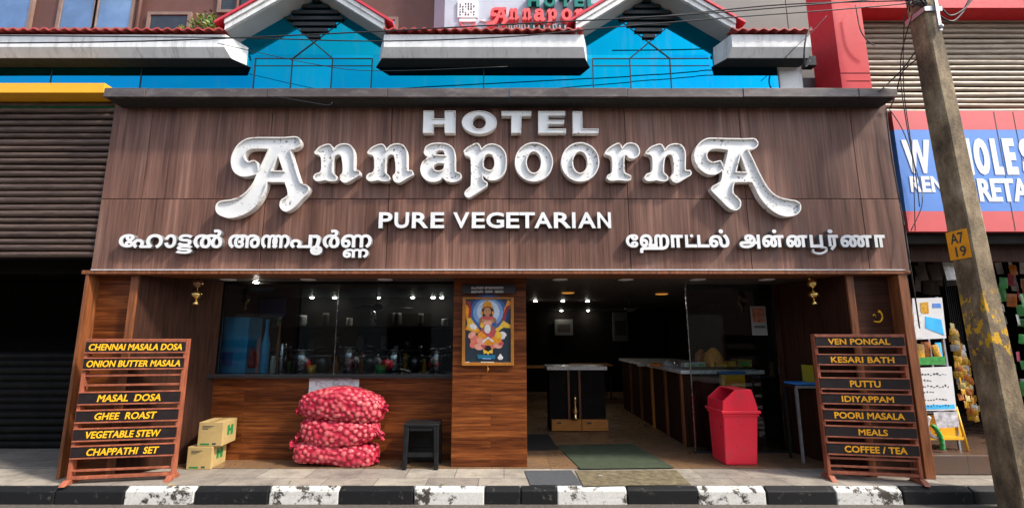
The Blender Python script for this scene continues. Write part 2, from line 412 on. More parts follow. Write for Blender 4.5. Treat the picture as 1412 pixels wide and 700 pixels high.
# ------------------------------------------------------------------ text
from mathutils.geometry import delaunay_2d_cdt
_glyph = {}
def glyph_loops(s, shear=0.0, space=1.0):
    k = (s, shear, space)
    if k in _glyph: return _glyph[k]
    c = bpy.data.curves.new('text', 'FONT'); c.body = s; c.size = 1; c.shear = shear; c.space_character = space
    c.fill_mode = 'NONE'; c.resolution_u = 4
    o = bpy.data.objects.new('text', c); COL.objects.link(o)
    bpy.context.view_layer.update()
    ev = o.evaluated_get(bpy.context.evaluated_depsgraph_get()); me = ev.to_mesh()
    vs = [v.co.xy.copy() for v in me.vertices]; nx = {e.vertices[0]: e.vertices[1] for e in me.edges}
    loops = []; seen = set()
    for st in list(nx):
        if st in seen: continue
        l = []; q = st
        while q in nx and q not in seen: seen.add(q); l.append(tuple(vs[q])); q = nx[q]
        if len(l) > 2: loops.append(l)
    ev.to_mesh_clear(); bpy.data.objects.remove(o); bpy.data.curves.remove(c)
    _glyph[k] = loops; return loops
def _inset(loop, d):
    k = len(loop); out = []
    for i in range(k):
        p, c, n = Vector(loop[i-1]), Vector(loop[i]), Vector(loop[(i+1) % k])
        a = (c-p).normalized(); b = (n-c).normalized()
        na, nb = Vector((-a.y, a.x)), Vector((-b.y, b.x)); m = na+nb
        if m.length < 1e-6: m = na
        m.normalize(); out.append(tuple(c + m*d/max(0.6, m.dot(na))))
    return out
def fit_loops(s, x0, x1, z0, z1, w, shear=0.0, space=1.0):
    loops = glyph_loops(s, shear, space)
    xs_ = [p[0] for l in loops for p in l]; ys_ = [p[1] for l in loops for p in l]
    ax, ay = min(xs_), min(ys_); sx = (x1-x0-2*w)/max(1e-6, max(xs_)-ax); sy = (z1-z0-2*w)/max(1e-6, max(ys_)-ay)
    out = []
    ls = []
    for l in loops:
        q = []
        for p in l:
            p = (x0+w+(p[0]-ax)*sx, z0+w+(p[1]-ay)*sy)
            if not q or (Vector(p)-Vector(q[-1])).length > 2e-4: q.append(p)
        if len(q) > 2 and (Vector(q[0])-Vector(q[-1])).length < 2e-4: q.pop()
        if len(q) > 2: ls.append(q)
    big = max(ls, key=lambda l: abs(sum(l[i-1][0]*l[i][1]-l[i][0]*l[i-1][1] for i in range(len(l)))))
    sg_ = sum(big[i-1][0]*big[i][1]-big[i][0]*big[i-1][1] for i in range(len(big)))
    return [_inset(l, w if sg_ < 0 else -w) for l in ls] if w else ls
def solid_loops(mb, loops, yf, depth, mi=0, mi_side=None):
    """non-zero winding fill of outline loops, pushed back by depth"""
    flat = [Vector(p) for l in loops for p in l]; ed = []; b = 0
    for l in loops:
        k = len(l); ed += [(b+i, b+(i+1) % k) for i in range(k)]; b += k
    vs, _, fs, *_r = delaunay_2d_cdt(flat, ed, [], 0, 1e-6)
    P = np.array([[v.x, v.y] for v in vs]); T = np.array(fs)
    cen = P[T].mean(1)
    A = np.array([flat[i][:] for i, j in ed]); B = np.array([flat[j][:] for i, j in ed])
    wn_ = np.zeros(len(cen), int)
    for (ax, ay), (bx_, by_) in zip(A, B):
        up = (ay <= cen[:,1]) & (by_ > cen[:,1]); dn = (ay > cen[:,1]) & (by_ <= cen[:,1])
        cr = (bx_-ax)*(cen[:,1]-ay)-(cen[:,0]-ax)*(by_-ay)
        wn_ += (up & (cr > 0)).astype(int)-(dn & (cr < 0)).astype(int)
    keep = [tuple(t) for t, k in zip(fs, wn_) if k != 0]
    mb.add([(p[0], yf, p[1]) for p in P], keep, mi)
    # walls only where the fill ends
    cnt = {}
    for t in keep:
        for i in range(3):
            e = tuple(sorted((t[i], t[(i+1) % 3]))); cnt[e] = cnt.get(e, 0)+1
    be = [e for e, k in cnt.items() if k == 1]; n = len(P)
    mb.add([(p[0], yf, p[1]) for p in P]+[(p[0], yf+depth, p[1]) for p in P], [(i, j, n+j, n+i) for i, j in be], mi if mi_side is None else mi_side)
def text_box(mb, s, x0, x1, z0, z1, yf, depth, offset=0.0, shear=0.0, mi=0, mi_side=None, space=1.0):
    """text filling the rectangle x0..x1, z0..z1, front face at yf"""
    solid_loops(mb, fit_loops(s, x0, x1, z0, z1, offset*(z1-z0), shear, space), yf, depth, mi, mi_side)
def px_box(x0, y0, x1, y1, Y):
    ym = (y0 + y1) / 2
    return WX(x0, ym, Y), WX(x1, ym, Y), WZ(y1, Y), WZ(y0, Y)

# ================================================================== ground
YK = 4.80
PAV = 0.15
struct('road', MB().add([(-120,-60,0),(120,-60,0),(120,YK+0.05,0),(-120,YK+0.05,0)], [(0,1,2,3)]), M['road'])
struct('ground', MB().add([(-120,YK-0.2,-0.02),(120,YK-0.2,-0.02),(120,150,-0.02),(-120,150,-0.02)], [(0,1,2,3)]), M['road'])
kb = MB()
edges = [-1900,-1800,-1700,-1600,-1500,-1400,-1300,-1200,-1100,-1000,-900,-800,-700,-600,-500,-400,-300,-210,-110,-22,75,171,268,370,467,570,668,718,768,865,963,1057,1153,1245,1342,1440,1540]+[1540+100*k for k in range(1,18)]
cols  = [0,1,0,1,0,1,0,1,0,1,0,1,0,1,0,1,0]+[0,1,0,0,1,0,1,0,1,0,0,1,0,1,0,1,0,0,1]+[k % 2 for k in range(17)]
for i, c in enumerate(cols):
    a = WX(edges[i], 682, YK); b = WX(edges[i+1], 682, YK)
    j = rnd.uniform(-.006, .006)
    zk = [0.118+rnd.uniform(-.006,.006) for _ in range(2)]; yb_ = YK+0.062
    kb.add([(a+.004,YK+j,-.01),(b-.004,YK+j+rnd.uniform(-.004,.004),-.01),(b-.004,YK+j+.004,zk[1]),(a+.004,YK+j+.004,zk[0]),(a+.004,yb_,PAV+.002),(b-.004,yb_,PAV+.002),(b-.004,yb_,-.01),(a+.004,yb_,-.01)],
           [(0,1,2,3),(3,2,5,4),(4,5,6,7),(0,3,4,7),(1,6,5,2)], c)
struct('kerb', kb, [M['kerb_black'], M['kerb_white']], bevel=0.012, seg=3)
struct('pavement', MB().box(-20, 20, YK+0.064, 5.44, 0.0, PAV), M['pavement'])
YS = 5.44
struct('shop_floor', MB().box(-3.95, 4.10, YS, 12.6, 0.0, PAV+0.012), M['floor_in'])
struct('side_floor', MB().box(-20, -3.953, YS+0.003, 9, 0.0, PAV+0.02), M['floor_grey'])
# raised floor of the shop on the right
zR = 0.345
struct('raised_floor', MB().box(4.16, 20, 5.19, 12, 0.155, zR), tiles('raised_floor_tiles', (0.12,0.068,0.045,1), (0.095,0.055,0.038,1), 0.5, 0.5, (0.03,0.025,0.02,1), 0.3, 0.6), bevel=0.008)

# ================================================================== restaurant building
YSIGN = 5.10
ZB = WZ(372, YSIGN); ZT = WZ(140, YSIGN); ZC = WZ(378, 5.06)
XL = WX(143, 250, YSIGN); XR = WX(1237, 250, YSIGN)
bld = thing('restaurant_building', 'brown laminate clad restaurant front with blue glass and twin white gables above', 'building', (0, 5.3, 0))
# sign cladding, panel by panel
sg = MB(); jx = [XL] + [WX(p, 274, YSIGN) for p in (195,366,536,702,866,1029,1187)] + [XR]
zj = WZ(274, YSIGN)
for i in range(8):
    for (za, zb) in ((ZB, zj), (zj, ZT)):
        sg.box(jx[i]+0.004, jx[i+1]-0.004, YSIGN, YSIGN+0.02, za+0.004, zb-0.004)
obj('sign_cladding', sg, M['sign'], bld)
obj('sign_backing', MB().box(XL-0.0, XR+0.0, YSIGN+0.021, YSIGN+0.35, ZB, ZT+0.05), M['gap'], bld)
# cornice
YC = 4.86
zc0 = WZ(133.5, YC); zc1 = WZ(121.5, YC)
xcl, xcr = WX(143, 127, YC), WX(1238, 130, YC)
cn = MB()
cj = [xcl] + [WX(p, 127, YC) for p in (200,369,534,702,865,1025,1184)] + [xcr]
for i in range(8):
    cn.box(cj[i]+0.002, cj[i+1]-0.002, YC+rnd.uniform(-.004,.004), YSIGN+0.1, zc0, zc1+rnd.uniform(-.003,.003))
obj('cornice', cn, M['trim'], bld, bevel=0.004)
obj('cornice_soffit', MB().box(xcl+0.03, xcr-0.03, YC+0.03, YSIGN-0.003, zc0-0.012, zc0-0.002), M['soffit_shade'], bld)
# lower trim bar
xtl, xtr = WX(112, 376, 5.04), WX(1257, 376, 5.04)
tb = MB().box(xtl, xtr, 5.04, 5.42, ZC, ZB-0.012)
obj('lintel_trim', tb, M['post'], bld, bevel=0.004)
lb = MB(); lb.box(xtl+0.1, xtr-0.06, 5.035, 5.10, ZB-0.011, ZB-0.002)
obj('lintel_edge', lb, M['alu'], bld)
# ceiling
ZCE = ZC + 0.005
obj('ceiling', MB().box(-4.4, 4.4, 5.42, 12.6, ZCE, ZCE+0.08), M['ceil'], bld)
# side panels, posts and splayed returns
XLO = WX(112, 420, 5.05); XRO = WX(1257, 420, 5.05)
YP = 5.20
post = lambda name, x0, x1, y0, y1, m: obj(name, MB().box(x0, x1, y0, y1, PAV, ZC), m, bld, bevel=0.004)
post('post', XLO, XLO+0.035, 5.05, 5.40, M['post'])
post('post', XRO-0.10, XRO, 5.05, 5.40, M['post'])
xl1, xl2 = WX(176,420,5.12), WX(190,420,5.12)
xr1, xr2 = WX(1170,420,5.12), WX(1181,420,5.12)
post('post', xl1, xl2-0.03, 5.12, 5.40, M['post'])
post('post', xr1+0.01, xr2, 5.12, 5.40, M['post'])
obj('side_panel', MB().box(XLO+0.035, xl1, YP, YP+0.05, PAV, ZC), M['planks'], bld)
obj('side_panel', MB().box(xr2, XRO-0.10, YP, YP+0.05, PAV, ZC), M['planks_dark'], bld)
YW = 5.76; YD = 6.10
xwl = WX(297, 510, YW); xwr = WX(622, 645, 5.46)
xdr = WX(1078, 500, YD)
def wallseg(x0, y0, x1, y1, z0, z1, th, sgn):
    d = Vector((x1-x0, y1-y0, 0)).normalized(); n = Vector((-d.y, d.x, 0)) * th * sgn
    return MB().hexa([(x0,y0,z0),(x1,y1,z0),(x1+n.x,y1+n.y,z0),(x0+n.x,y0+n.y,z0)], [(x0,y0,z1),(x1,y1,z1),(x1+n.x,y1+n.y,z1),(x0+n.x,y0+n.y,z1)])
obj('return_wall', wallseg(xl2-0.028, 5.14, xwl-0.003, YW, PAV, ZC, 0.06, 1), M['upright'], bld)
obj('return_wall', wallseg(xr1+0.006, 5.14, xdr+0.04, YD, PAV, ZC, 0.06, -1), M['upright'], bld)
# pillar
YPI = 5.46
xp0, xp1 = WX(621.5, 640, YPI), WX(727, 640, YPI)
obj('pillar', MB().box(xp0, xp1, YPI, 6.2, PAV, ZC), M['planks'], bld, bevel=0.004)
# window: low wall, ledge, panes
ZS = WZ(516, YW-0.06)
obj('low_wall', MB().box(xwl-0.02, xp0, YW, YW+0.1, PAV, ZS-0.045), M['planks'], bld)
obj('ledge', MB().box(xwl-0.06, xp0-0.003, YW-0.06, YW+0.22, ZS-0.043, ZS), M['granite'], bld, bevel=0.004)
xm = WX(464, 450, YW+0.04)
wf = obj('window', MB().box(xwl, xp0, YW+0.02, YW+0.06, ZCE-0.03, ZCE-0.002).box(xwl-0.01, xwl+0.012, YW+0.02, YW+0.06, ZS, ZCE-0.031), M['gap'], bld)
obj('pane', MB().box(xwl+0.013, xm-0.003, YW+0.035, YW+0.041, ZS+0.002, ZCE-0.032), M['glass'], wf)
obj('pane', MB().box(xm+0.003, xp0-0.002, YW+0.035, YW+0.041, ZS+0.002, ZCE-0.032), M['glass'], wf)
obj('edge_strip', MB().box(xm-0.003, xm+0.003, YW+0.030, YW+0.046, ZS+0.002, ZCE-0.032), M['steel'], wf)
# fixed glass right of the entrance
xg = WX(958, 610, YD)
gw = obj('glass_screen', MB().box(xg-0.01, xdr+0.03, YD-0.02, YD+0.03, PAV+0.012, PAV+0.035), M['granite'], bld)
obj('pane', MB().box(xg+0.012, xdr-0.042, YD, YD+0.008, PAV+0.037, ZCE-0.004), M['glass'], gw)
obj('edge_strip', MB().box(xg, xg+0.011, YD-0.004, YD+0.012, PAV+0.037, ZCE-0.004), M['steel'], gw)
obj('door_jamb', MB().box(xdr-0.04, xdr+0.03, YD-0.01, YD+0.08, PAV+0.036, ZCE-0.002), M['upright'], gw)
# interior shell
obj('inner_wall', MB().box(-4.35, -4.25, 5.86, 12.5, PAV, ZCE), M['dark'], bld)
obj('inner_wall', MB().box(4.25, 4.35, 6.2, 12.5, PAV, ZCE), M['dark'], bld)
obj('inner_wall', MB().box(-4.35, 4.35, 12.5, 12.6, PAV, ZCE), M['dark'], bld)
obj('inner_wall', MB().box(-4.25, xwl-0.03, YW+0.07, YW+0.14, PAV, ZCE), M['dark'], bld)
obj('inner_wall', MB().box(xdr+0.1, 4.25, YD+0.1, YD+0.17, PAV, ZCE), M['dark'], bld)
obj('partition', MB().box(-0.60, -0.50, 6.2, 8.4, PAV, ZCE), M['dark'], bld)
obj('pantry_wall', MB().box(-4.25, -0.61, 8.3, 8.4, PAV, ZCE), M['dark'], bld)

# --- upper storey: blue glass, eaves, gables
YE, YG = 4.90, 5.15
zf0, zf1, zlip = WZ(65, YE), WZ(48, YE), WZ(80, 5.08)
g1x, g2x = WX(437, 0, YG), WX(891.6, 5, YG)
zap = WZ(0, YG) + 0.01
SL = 0.66
hw1l, hw1r = 0.80, 0.83
xe_l_f = WX(310, 60, YE); xe_l_b = WX(347, 80, YG)
xm_lf, xm_lb = WX(529, 66, YE), WX(519, 84, YG)
xm_rf, xm_rb = WX(805, 66, YE), WX(813, 84, YG)
xr_lf, xr_lb = WX(1010, 66, YE), WX(980, 82, YG)
xr_rf = WX(1119, 66, YE)
zg0 = zc1 - 0.1
gl = MB()
ztop = zf0 + 0.06
xglr = WX(1073, 110, YG)
_c = [-17] + sorted([WX(p,110,YG) for p in (-180, -60, 70, 194, 350, 512, 667, 818, 978)] + [g1x-.235, g1x+.235, g2x-.235, g2x+.235]) + [xglr]
for _a, _b in zip(_c, _c[1:]):
    for _p, _q in ((zg0, WZ(81, YG)), (WZ(81, YG), ztop)):
        e_ = [rnd.uniform(-.0015, .0015) for _ in range(4)]
        gl.add([(_a,YG+e_[0],_p),(_b,YG+e_[1],_p),(_b,YG+e_[2],_q),(_a,YG+e_[3],_q)], [(0,1,2,3)])
for gx in (g1x, g2x):
    hw = (zap - ztop) / SL
    gl.add([(gx-hw,YG,ztop),(gx+hw,YG,ztop),(gx,YG,zap)], [(0,1,2)])
obj('blue_glazing', gl, M['bglass'], bld)
def bar(x0, z0, x1, z1, w=0.012):
    d = Vector((x1-x0, 0, z1-z0)).normalized(); n = Vector((-d.z, 0, d.x)) * w/2
    a = Vector((x0, YG-0.004, z0)); b = Vector((x1, YG-0.004, z1)); t = Vector((0, 0.0035, 0))
    bar.k = (getattr(bar, 'k', 0)+1) % 7; a.y -= bar.k*0.0007; b.y -= bar.k*0.0007
    obj('glazing_bar', MB().hexa([a-n, b-n, b-n+t, a-n+t], [a+n, b+n, b+n+t, a+n+t]), M['black'], bld)
for px in (70, 194, 350, 667, 512, 818): bar(WX(px,110,YG), zg0, WX(px,110,YG), WZ(81,YG) if px not in (70,194,667) else WZ(92,YG))
zh = WZ(81, YG)
for gx, a, b in ((g1x, 350, 512), (g2x, 818, 978)):
    bar(WX(a,90,YG), zh, WX(b,90,YG), zh); bar(WX(a,90,YG), WZ(91,YG), WX(b,90,YG), WZ(91,YG), 0.008)
    d = 0.235
    bar(gx-d, zg0, gx-d, zh); bar(gx+d, zg0, gx+d, zh)
    zx = WZ(59, YG)
    bar(gx-d, zh, gx, zx); bar(gx+d, zh, gx, zx)
    k = (zx - zh) / d
    hw = (zap - zx) / (SL + k)
    bar(gx, zx, gx-hw, zx+k*hw); bar(gx, zx, gx+hw, zx+k*hw)
    # louvre blades in the diamond under the apex
    for q in range(7):
        z = zx + 0.07 + q*0.078
        w = min((z - zx)/k, (zap - z)/SL) - 0.01
        if w > 0.02: obj('louvre_blade', MB().box(gx-w, gx+w, YG-0.03, YG-0.009, z-0.021, z+0.021), M['black'], bld)
def eave(xf0, xf1, xb0, xb1):
    yl = 4.965; zl = WZ(80, yl); f = (yl-YE)/(YG-YE)
    a0, a1 = xf0+(xb0-xf0)*f, xf1+(xb1-xf1)*f
    g_ = 1.0
    v = [(xf0,YE,zf1),(xf1,YE,zf1),(xf0,YE,zf0),(xf1,YE,zf0),(a0,yl,zl),(a1,yl,zl),(xb0,YG+.1,zl),(xb1,YG+.1,zl),(xb0,YG+.1,zf1),(xb1,YG+.1,zf1)]
    e = obj('eave', MB().add(v, [(0,1,3,2),(2,3,5,4),(4,5,7,6),(6,7,9,8),(8,9,1,0),(0,2,4,6,8),(1,9,7,5,3)]), M['white'], bld)
    obj('soffit', MB().hexa([(a0+.004,yl+.004,zl-0.008),(a1-.004,yl+.004,zl-0.008),(xb1,YG-0.004,zl-0.008),(xb0,YG-0.004,zl-0.008)], [(a0+.004,yl+.004,zl-0.002),(a1-.004,yl+.004,zl-0.002),(xb1,YG-0.004,zl-0.002),(xb0,YG-0.004,zl-0.002)]), M['soffit_shade'], e)  # added dark sheet imitating the shaded eave underside that the glass mirrors
    # corrugated tile edge
    n = int((xf1-xf0)/0.022); vs = []; fs = []
    for i in range(n+1):
        x = xf0 + (xf1-xf0)*i/n; w = 0.014*math.sin(2*math.pi*(x)/0.115)
        for (y, z) in ((YE-0.05, zf1+0.028+w), (YE-0.05, zf1+0.046+w), (7.0, zf1+0.50+w), (7.0, zf1+0.48+w)): vs.append((x, y, z))
    for i in range(n):
        for j in range(4):
            k = (j+1) % 4; fs.append((i*4+j, i*4+k, (i+1)*4+k, (i+1)*4+j))
    obj('roof_tiles', MB().add(vs, fs), M['rooftile'], e)
eave(-17, xe_l_f, -17, xe_l_b)
eave(xm_lf, xm_rf, xm_lb, xm_rb)
eave(xr_lf, xr_rf, xr_lb, xr_rf)
TV = 0.125
for gx in (g1x, g2x):
    g = obj('gable', MB().prism([(gx-0.9, zap-SL*0.9), (gx, zap), (gx+0.9, zap-SL*0.9), (gx+0.9, zap-SL*0.9+TV), (gx, zap+TV), (gx-0.9, zap-SL*0.9+TV)], YE+0.02, 7.0), M['grey_soffit'], bld)
    obj('bargeboard', MB().prism([(gx-0.90, zap-SL*0.90+0.002), (gx, zap+0.004), (gx+0.90, zap-SL*0.90+0.002), (gx+0.90, zap-SL*0.90+TV), (gx, zap+TV), (gx-0.90, zap-SL*0.90+TV)], YE-0.015, YE+0.018), M['white'], g)
    obj('bargeboard_lip', MB().prism([(gx-0.90, zap-SL*0.90+0.07), (gx, zap+0.07), (gx+0.90, zap-SL*0.90+0.07), (gx+0.90, zap-SL*0.90+TV-.002), (gx, zap+TV-.002), (gx-0.90, zap-SL*0.90+TV-.002)], YE-0.035, YE-0.017), M['white'], g)
    obj('roof_cover', MB().prism([(gx-1.0, zap-SL*1.0+TV+0.003), (gx, zap+TV+0.003), (gx+1.0, zap-SL*1.0+TV+0.003), (gx+1.0, zap-SL*1.0+TV+0.034), (gx, zap+TV+0.036), (gx-1.0, zap-SL*1.0+TV+0.034)], YE-0.055, 7.0), M['redverge'], g)
# upper walls
YU = 7.0
xb = WX(600, 20, 6.6)
uw = obj('upper_wall', MB().box(-17, xb+0.3, YU, YU+0.2, 4.5, 10), M['brownwall'], bld)
def uwin(p0, p1, q0, q1, m):
    x0, x1 = WX(p0, 20, YU), WX(p1, 20, YU); z0, z1 = WZ(q1, YU), WZ(q0, YU)
    w = obj('window', MB().box(x0-.05, x0, YU-.05, YU-.003, z0-.05, z1+.05).box(x1, x1+.05, YU-.05, YU-.003, z0-.05, z1+.05).box(x0, x1, YU-.05, YU-.003, z0-.05, z0).box(x0, x1, YU-.05, YU-.003, z1, z1+.05), M['winframe'], bld)
    obj('pane', MB().box(x0, x1, YU-.03, YU-.02, z0, z1), m, w)
uwin(-30, 43, -95, 41, M['winglass'])
uwin(87, 133, -95, 41, M['winglass'])
uwin(136, 183, -95, 41, M['winglass'])
uwin(211, 262, 23, 60, M['dwinglass'])
uwin(305, 395, -60, 16, M['dwinglass'])
uwin(528, 546, 30, 60, M['winglass'])
pip = MB(); xpp = WX(197, 10, YU); pip.tube([(xpp, YU-.06, 4.6), (xpp, YU-.06, 10)], 0.03)
xpp = WX(330, 10, YU); pip.tube([(xpp, YU-.06, 4.6), (xpp, YU-.06, 10)], 0.025)
obj('drain_pipe', pip, M['brownwall'], bld)
tv = 6.6
x0, x1, xc = WX(613, 20, tv), WX(960, 20, tv), WX(598, 20, tv+0.3)
obj('stair_block', MB().prism([(x0,4.6),(x1,4.6),(x1,10),(x0,10)], tv, tv+1.5).hexa([(x0-0.003,tv,4.6),(x0-0.003,tv+1.5,4.6),(xc,tv+1.5,4.6),(xc,tv+0.35,4.6)], [(x0-0.003,tv,10),(x0-0.003,tv+1.5,10),(xc,tv+1.5,10),(xc,tv+0.35,10)]), M['paleblue'], bld)
gwx = WX(1085, 20, 6.55)
obj('grey_wall', MB().box(x1+0.005, gwx-0.006, 6.55, 6.8, 4.0, 10).box(gwx+0.006, WX(1185,20,6.55), 6.55, 6.8, 4.0, 10), M['greywall'], bld)
xa, xb2 = WX(1075, 110, 5.18), WX(1107, 110, 5.18)
obj('upper_column', MB().box(xa, xb2, 5.18, 5.5, zg0, zf0-0.003), M['white'], bld, bevel=0.01)
obj('grey_recess', MB().box(xb2, xb2+0.6, 5.55, 5.6, zg0, zf0), M['greywall'], bld)
obj('roof_slab', MB().box(xcl, xcr-0.1, YSIGN+0.12, 5.6, zc0, zc0+0.04), M['trim'], bld)

# ================================================================== lettering
def catmull(pts, n=5):
    """pts: (x,y) or (x,y,1) for a corner"""
    out = []; k = len(pts)
    for i in range(k):
        p0, p1, p2, p3 = pts[i-1], pts[i], pts[(i+1) % k], pts[(i+2) % k]
        if len(p1) > 2: p0 = p1
        if len(p2) > 2: p3 = p2
        for j in range(n):
            t = j/n
            out.append(tuple(0.5*((2*p1[a]) + (-p0[a]+p2[a])*t + (2*p0[a]-5*p1[a]+4*p2[a]-p3[a])*t*t + (-p0[a]+3*p1[a]-3*p2[a]+p3[a])*t**3) for a in (0, 1)))
    return out
def ell(cx, cy, rx, ry, n=40): return [(cx+rx*math.cos(2*math.pi*i/n), cy+ry*math.sin(2*math.pi*i/n)) for i in range(n)]
def area(l): return sum(l[i-1][0]*l[i][1]-l[i][0]*l[i-1][1] for i in range(len(l)))/2
def inset(loop, d):                     # towards the left of a counter-clockwise loop
    k = len(loop); out = []
    for i in range(k):
        p, c, n = Vector(loop[i-1]), Vector(loop[i]), Vector(loop[(i+1) % k])
        a = (c-p); b = (n-c)
        if a.length < 1e-9: a = b
        if b.length < 1e-9: b = a
        a.normalize(); b.normalize()
        na, nb = Vector((-a.y, a.x)), Vector((-b.y, b.x))
        m = na+nb
        if m.length < 1e-6: m = na
        m.normalize(); q = max(0.5, m.dot(na))
        out.append(tuple(c + m*d/q))
    return out
def clean(l, eps=1e-4):
    o = []
    for p in l:
        if not o or (Vector(p)-Vector(o[-1])).length > eps: o.append(p)
    return o
L = {}
L['A1'] = ([(330,52),(450,50),(560,50),(630,45),(668,46),(690,62),(698,90),(685,120),(655,140),(618,148,1),(650,260),(685,370),(705,405),(735,415),(758,430),(762,460),(740,495),(700,535),(650,590),(605,620),(575,625),(545,605),(532,570),(545,535),(578,512),(596,492),(590,450),(572,398,1),(440,398,1),(430,440),(400,510),(350,580),(290,630),(220,662),(150,675),(90,662),(50,635),(38,595),(50,560),(85,540),(150,532),(210,515),(270,475),(320,415),(346,362),(356,336,1),(320,347),(265,356),(215,345),(175,310),(158,250),(165,190),(200,120),(260,70)],
  [[(447,142,1),(350,140),(305,145),(275,165),(262,195),(270,220),(290,238),(315,232),(340,228),(362,245),(373,285),(372,300,1),(405,235)], [(522,195,1),(560,308,1),(472,308,1)]], 290, 180)
L['A2'] = ([(180,55),(300,58),(430,60),(500,58),(528,75),(538,100),(525,128),(500,143),(462,148,1),(500,225),(550,330),(600,420),(650,480),(710,515),(780,530),(830,540),(862,565),(866,605),(845,640),(800,660),(740,662),(670,635),(600,580),(545,510),(510,440),(488,398,1),(355,398,1),(345,440),(347,480),(375,510),(400,540),(403,580),(380,610),(345,615),(300,590),(240,530),(190,480),(172,455),(180,430),(210,412),(245,390),(258,340),(254,308,1),(240,322),(200,340),(150,338),(100,310),(60,265),(40,200),(50,140),(85,90),(130,62)],
  [[(303,150,1),(290,215),(272,285,1),(262,255),(245,230),(215,235),(185,240),(155,225),(142,195),(150,165),(180,143),(240,140)], [(400,190,1),(445,318,1),(368,315,1)]], 950, 180)
L['n'] = ([(50,160),(85,125),(140,103),(170,105),(188,125),(195,142,1),(225,112),(275,98),(325,110),(352,150),(358,200),(357,290),(365,305),(390,305),(402,325),(395,345),(360,365),(320,390),(290,403),(260,395),(242,370),(245,345),(262,325),(265,280),(258,220),(248,190),(225,185),(205,200),(195,225),(190,270),(190,320),(210,340),(222,360),(215,385),(185,392),(150,388),(130,383),(105,388),(65,390),(42,375),(38,355),(55,332),(85,322),(98,300),(100,250),(95,205),(80,188),(55,182),(46,170)], [], 425, 180)
L['a'] = ([(112,148),(125,120),(170,98),(240,93),(300,105),(340,140),(353,190),(355,300),(365,318),(390,328),(400,350),(385,380),(340,398),(295,395),(270,380),(255,362,1),(230,385),(180,398),(130,385),(92,345),(80,295),(95,245),(122,218),(142,203,1),(122,192),(108,172)],
  [[(195,184,1),(212,158),(240,150),(262,160),(270,187,1)], [(265,255,1),(260,290),(235,308),(200,305),(183,285),(195,262),(225,250)]], 565, 180)
L['p'] = ([(420,150),(460,118),(515,95),(540,108),(555,138,1),(590,110),(640,100),(700,120),(740,170),(750,235),(740,310),(700,365),(650,385),(605,378),(566,345,1),(572,380),(600,400),(598,425),(560,455),(500,495),(455,518),(425,500),(425,470),(450,445),(468,425),(472,380),(470,230),(460,205),(430,190),(418,170)],
  [[(570,240),(580,200),(605,180),(635,190),(652,230),(650,275),(630,302),(600,300),(575,280)]], 565, 180)
L['r'] = ([(52,165),(90,125),(150,95),(175,105),(185,128,1),(215,100),(255,92),(300,108),(322,150),(315,190),(280,215),(240,212),(215,188),(205,200),(203,250),(205,315),(225,332),(255,350),(250,380),(215,388),(155,383),(100,388),(68,370),(70,345),(98,328),(107,300),(105,220),(90,195),(60,185)], [], 825, 180)
def letter_px(key, dx=0):
    """outline loops of a display letter in photo pixels"""
    if key == 'o': return [[(x+dx, y) for x, y in ell(700+203/5.6, 180+242/5.6, 148/5.6, 152/5.6)], [(x+dx, y) for x, y in ell(700+203/5.6, 180+243/5.6, 55/5.6, 82/5.6)]]
    o, hs, ox, oy = L[key]
    return [[(ox+x/5.6+dx, oy+y/5.6) for x, y in catmull(l, 4)] for l in [o]+hs]
M['hotel_face'] = specked('hotel_face_white', (0.84,0.845,0.83), (0.25,0.2,0.17,1), .5, .66, 30)
def channel_letter(loops, parent, yb, depth, tray, rim=0.013, face=None):
    """tray shaped letter: upstand wall with a rim round a sunk face"""
    loops = [clean(l) for l in loops]
    ls = [l if (area(l) > 0) == (i == 0) else l[::-1] for i, l in enumerate(loops)]
    ins = [inset(l, rim) for l in ls]
    yf = yb - depth; yt = yf + tray
    mb = MB()
    for l, s in zip(ls, ins):
        k = len(l)
        vs = [(p[0], yb, p[1]) for p in l] + [(p[0], yf, p[1]) for p in l] + [(p[0], yf, p[1]) for p in s] + [(p[0], yt+0.004, p[1]) for p in s]
        mb.add(vs, [(a*k+i, a*k+(i+1) % k, (a+1)*k+(i+1) % k, (a+1)*k+i) for a in range(3) for i in range(k)])
    lt = obj('letter', mb, M['letter_rim'], parent)
    fc = MB()
    mid = [[tuple((Vector(a)+Vector(b))/2) for a, b in zip(l, s)] for l, s in zip(ls, ins)]
    flat = [p for l in mid for p in l]
    tris = tessellate_polygon([[Vector((p[0], p[1], 0)) for p in l] for l in mid])
    fc.add([(p[0], yt, p[1]) for p in flat], [tuple(t) for t in tris])
    obj('face', fc, face or M['letter_face'], lt)
def to_wall(loops, Y): return [[W(x, y, Y) for x, y in l] for l in loops]
YB = YSIGN - 0.012; DEP = 0.085; YFL = YB - DEP
nm = thing('sign_lettering', 'large white ornate tray letters spelling Annapoorna across the brown sign', 'sign lettering', (0, YB, zj))
for key, dx in (('A1',0),('n',0),('n',73),('a',0),('p',0),('o',0),('o',63.9),('r',0),('n',457),('A2',0)):
    channel_letter(to_wall(letter_px(key, dx), YFL), nm, YB, DEP, 0.026, 0.012)
ht = thing('sign_lettering', 'white wide tray letters spelling HOTEL at the top of the brown sign', 'sign lettering', (0, YB, WZ(185,YB)))
HO = [[[(48,68),(125,68),(122,128),(205,128),(208,68),(288,68),(285,235),(207,235),(205,172),(122,172),(122,235),(43,235)]],
      [ell(466,155,131,87), ell(465,155,50,50)],
      [[(632,72),(857,72),(855,108),(783,108),(780,235),(705,235),(706,108),(633,108)]],
      [[(908,72),(1110,72),(1110,105),(985,105),(985,138),(1103,138),(1100,168),(983,168),(983,203),(1116,203),(1116,235),(908,235)]],
      [[(1165,73),(1238,73),(1240,203),(1360,203),(1358,237),(1167,237)]]]
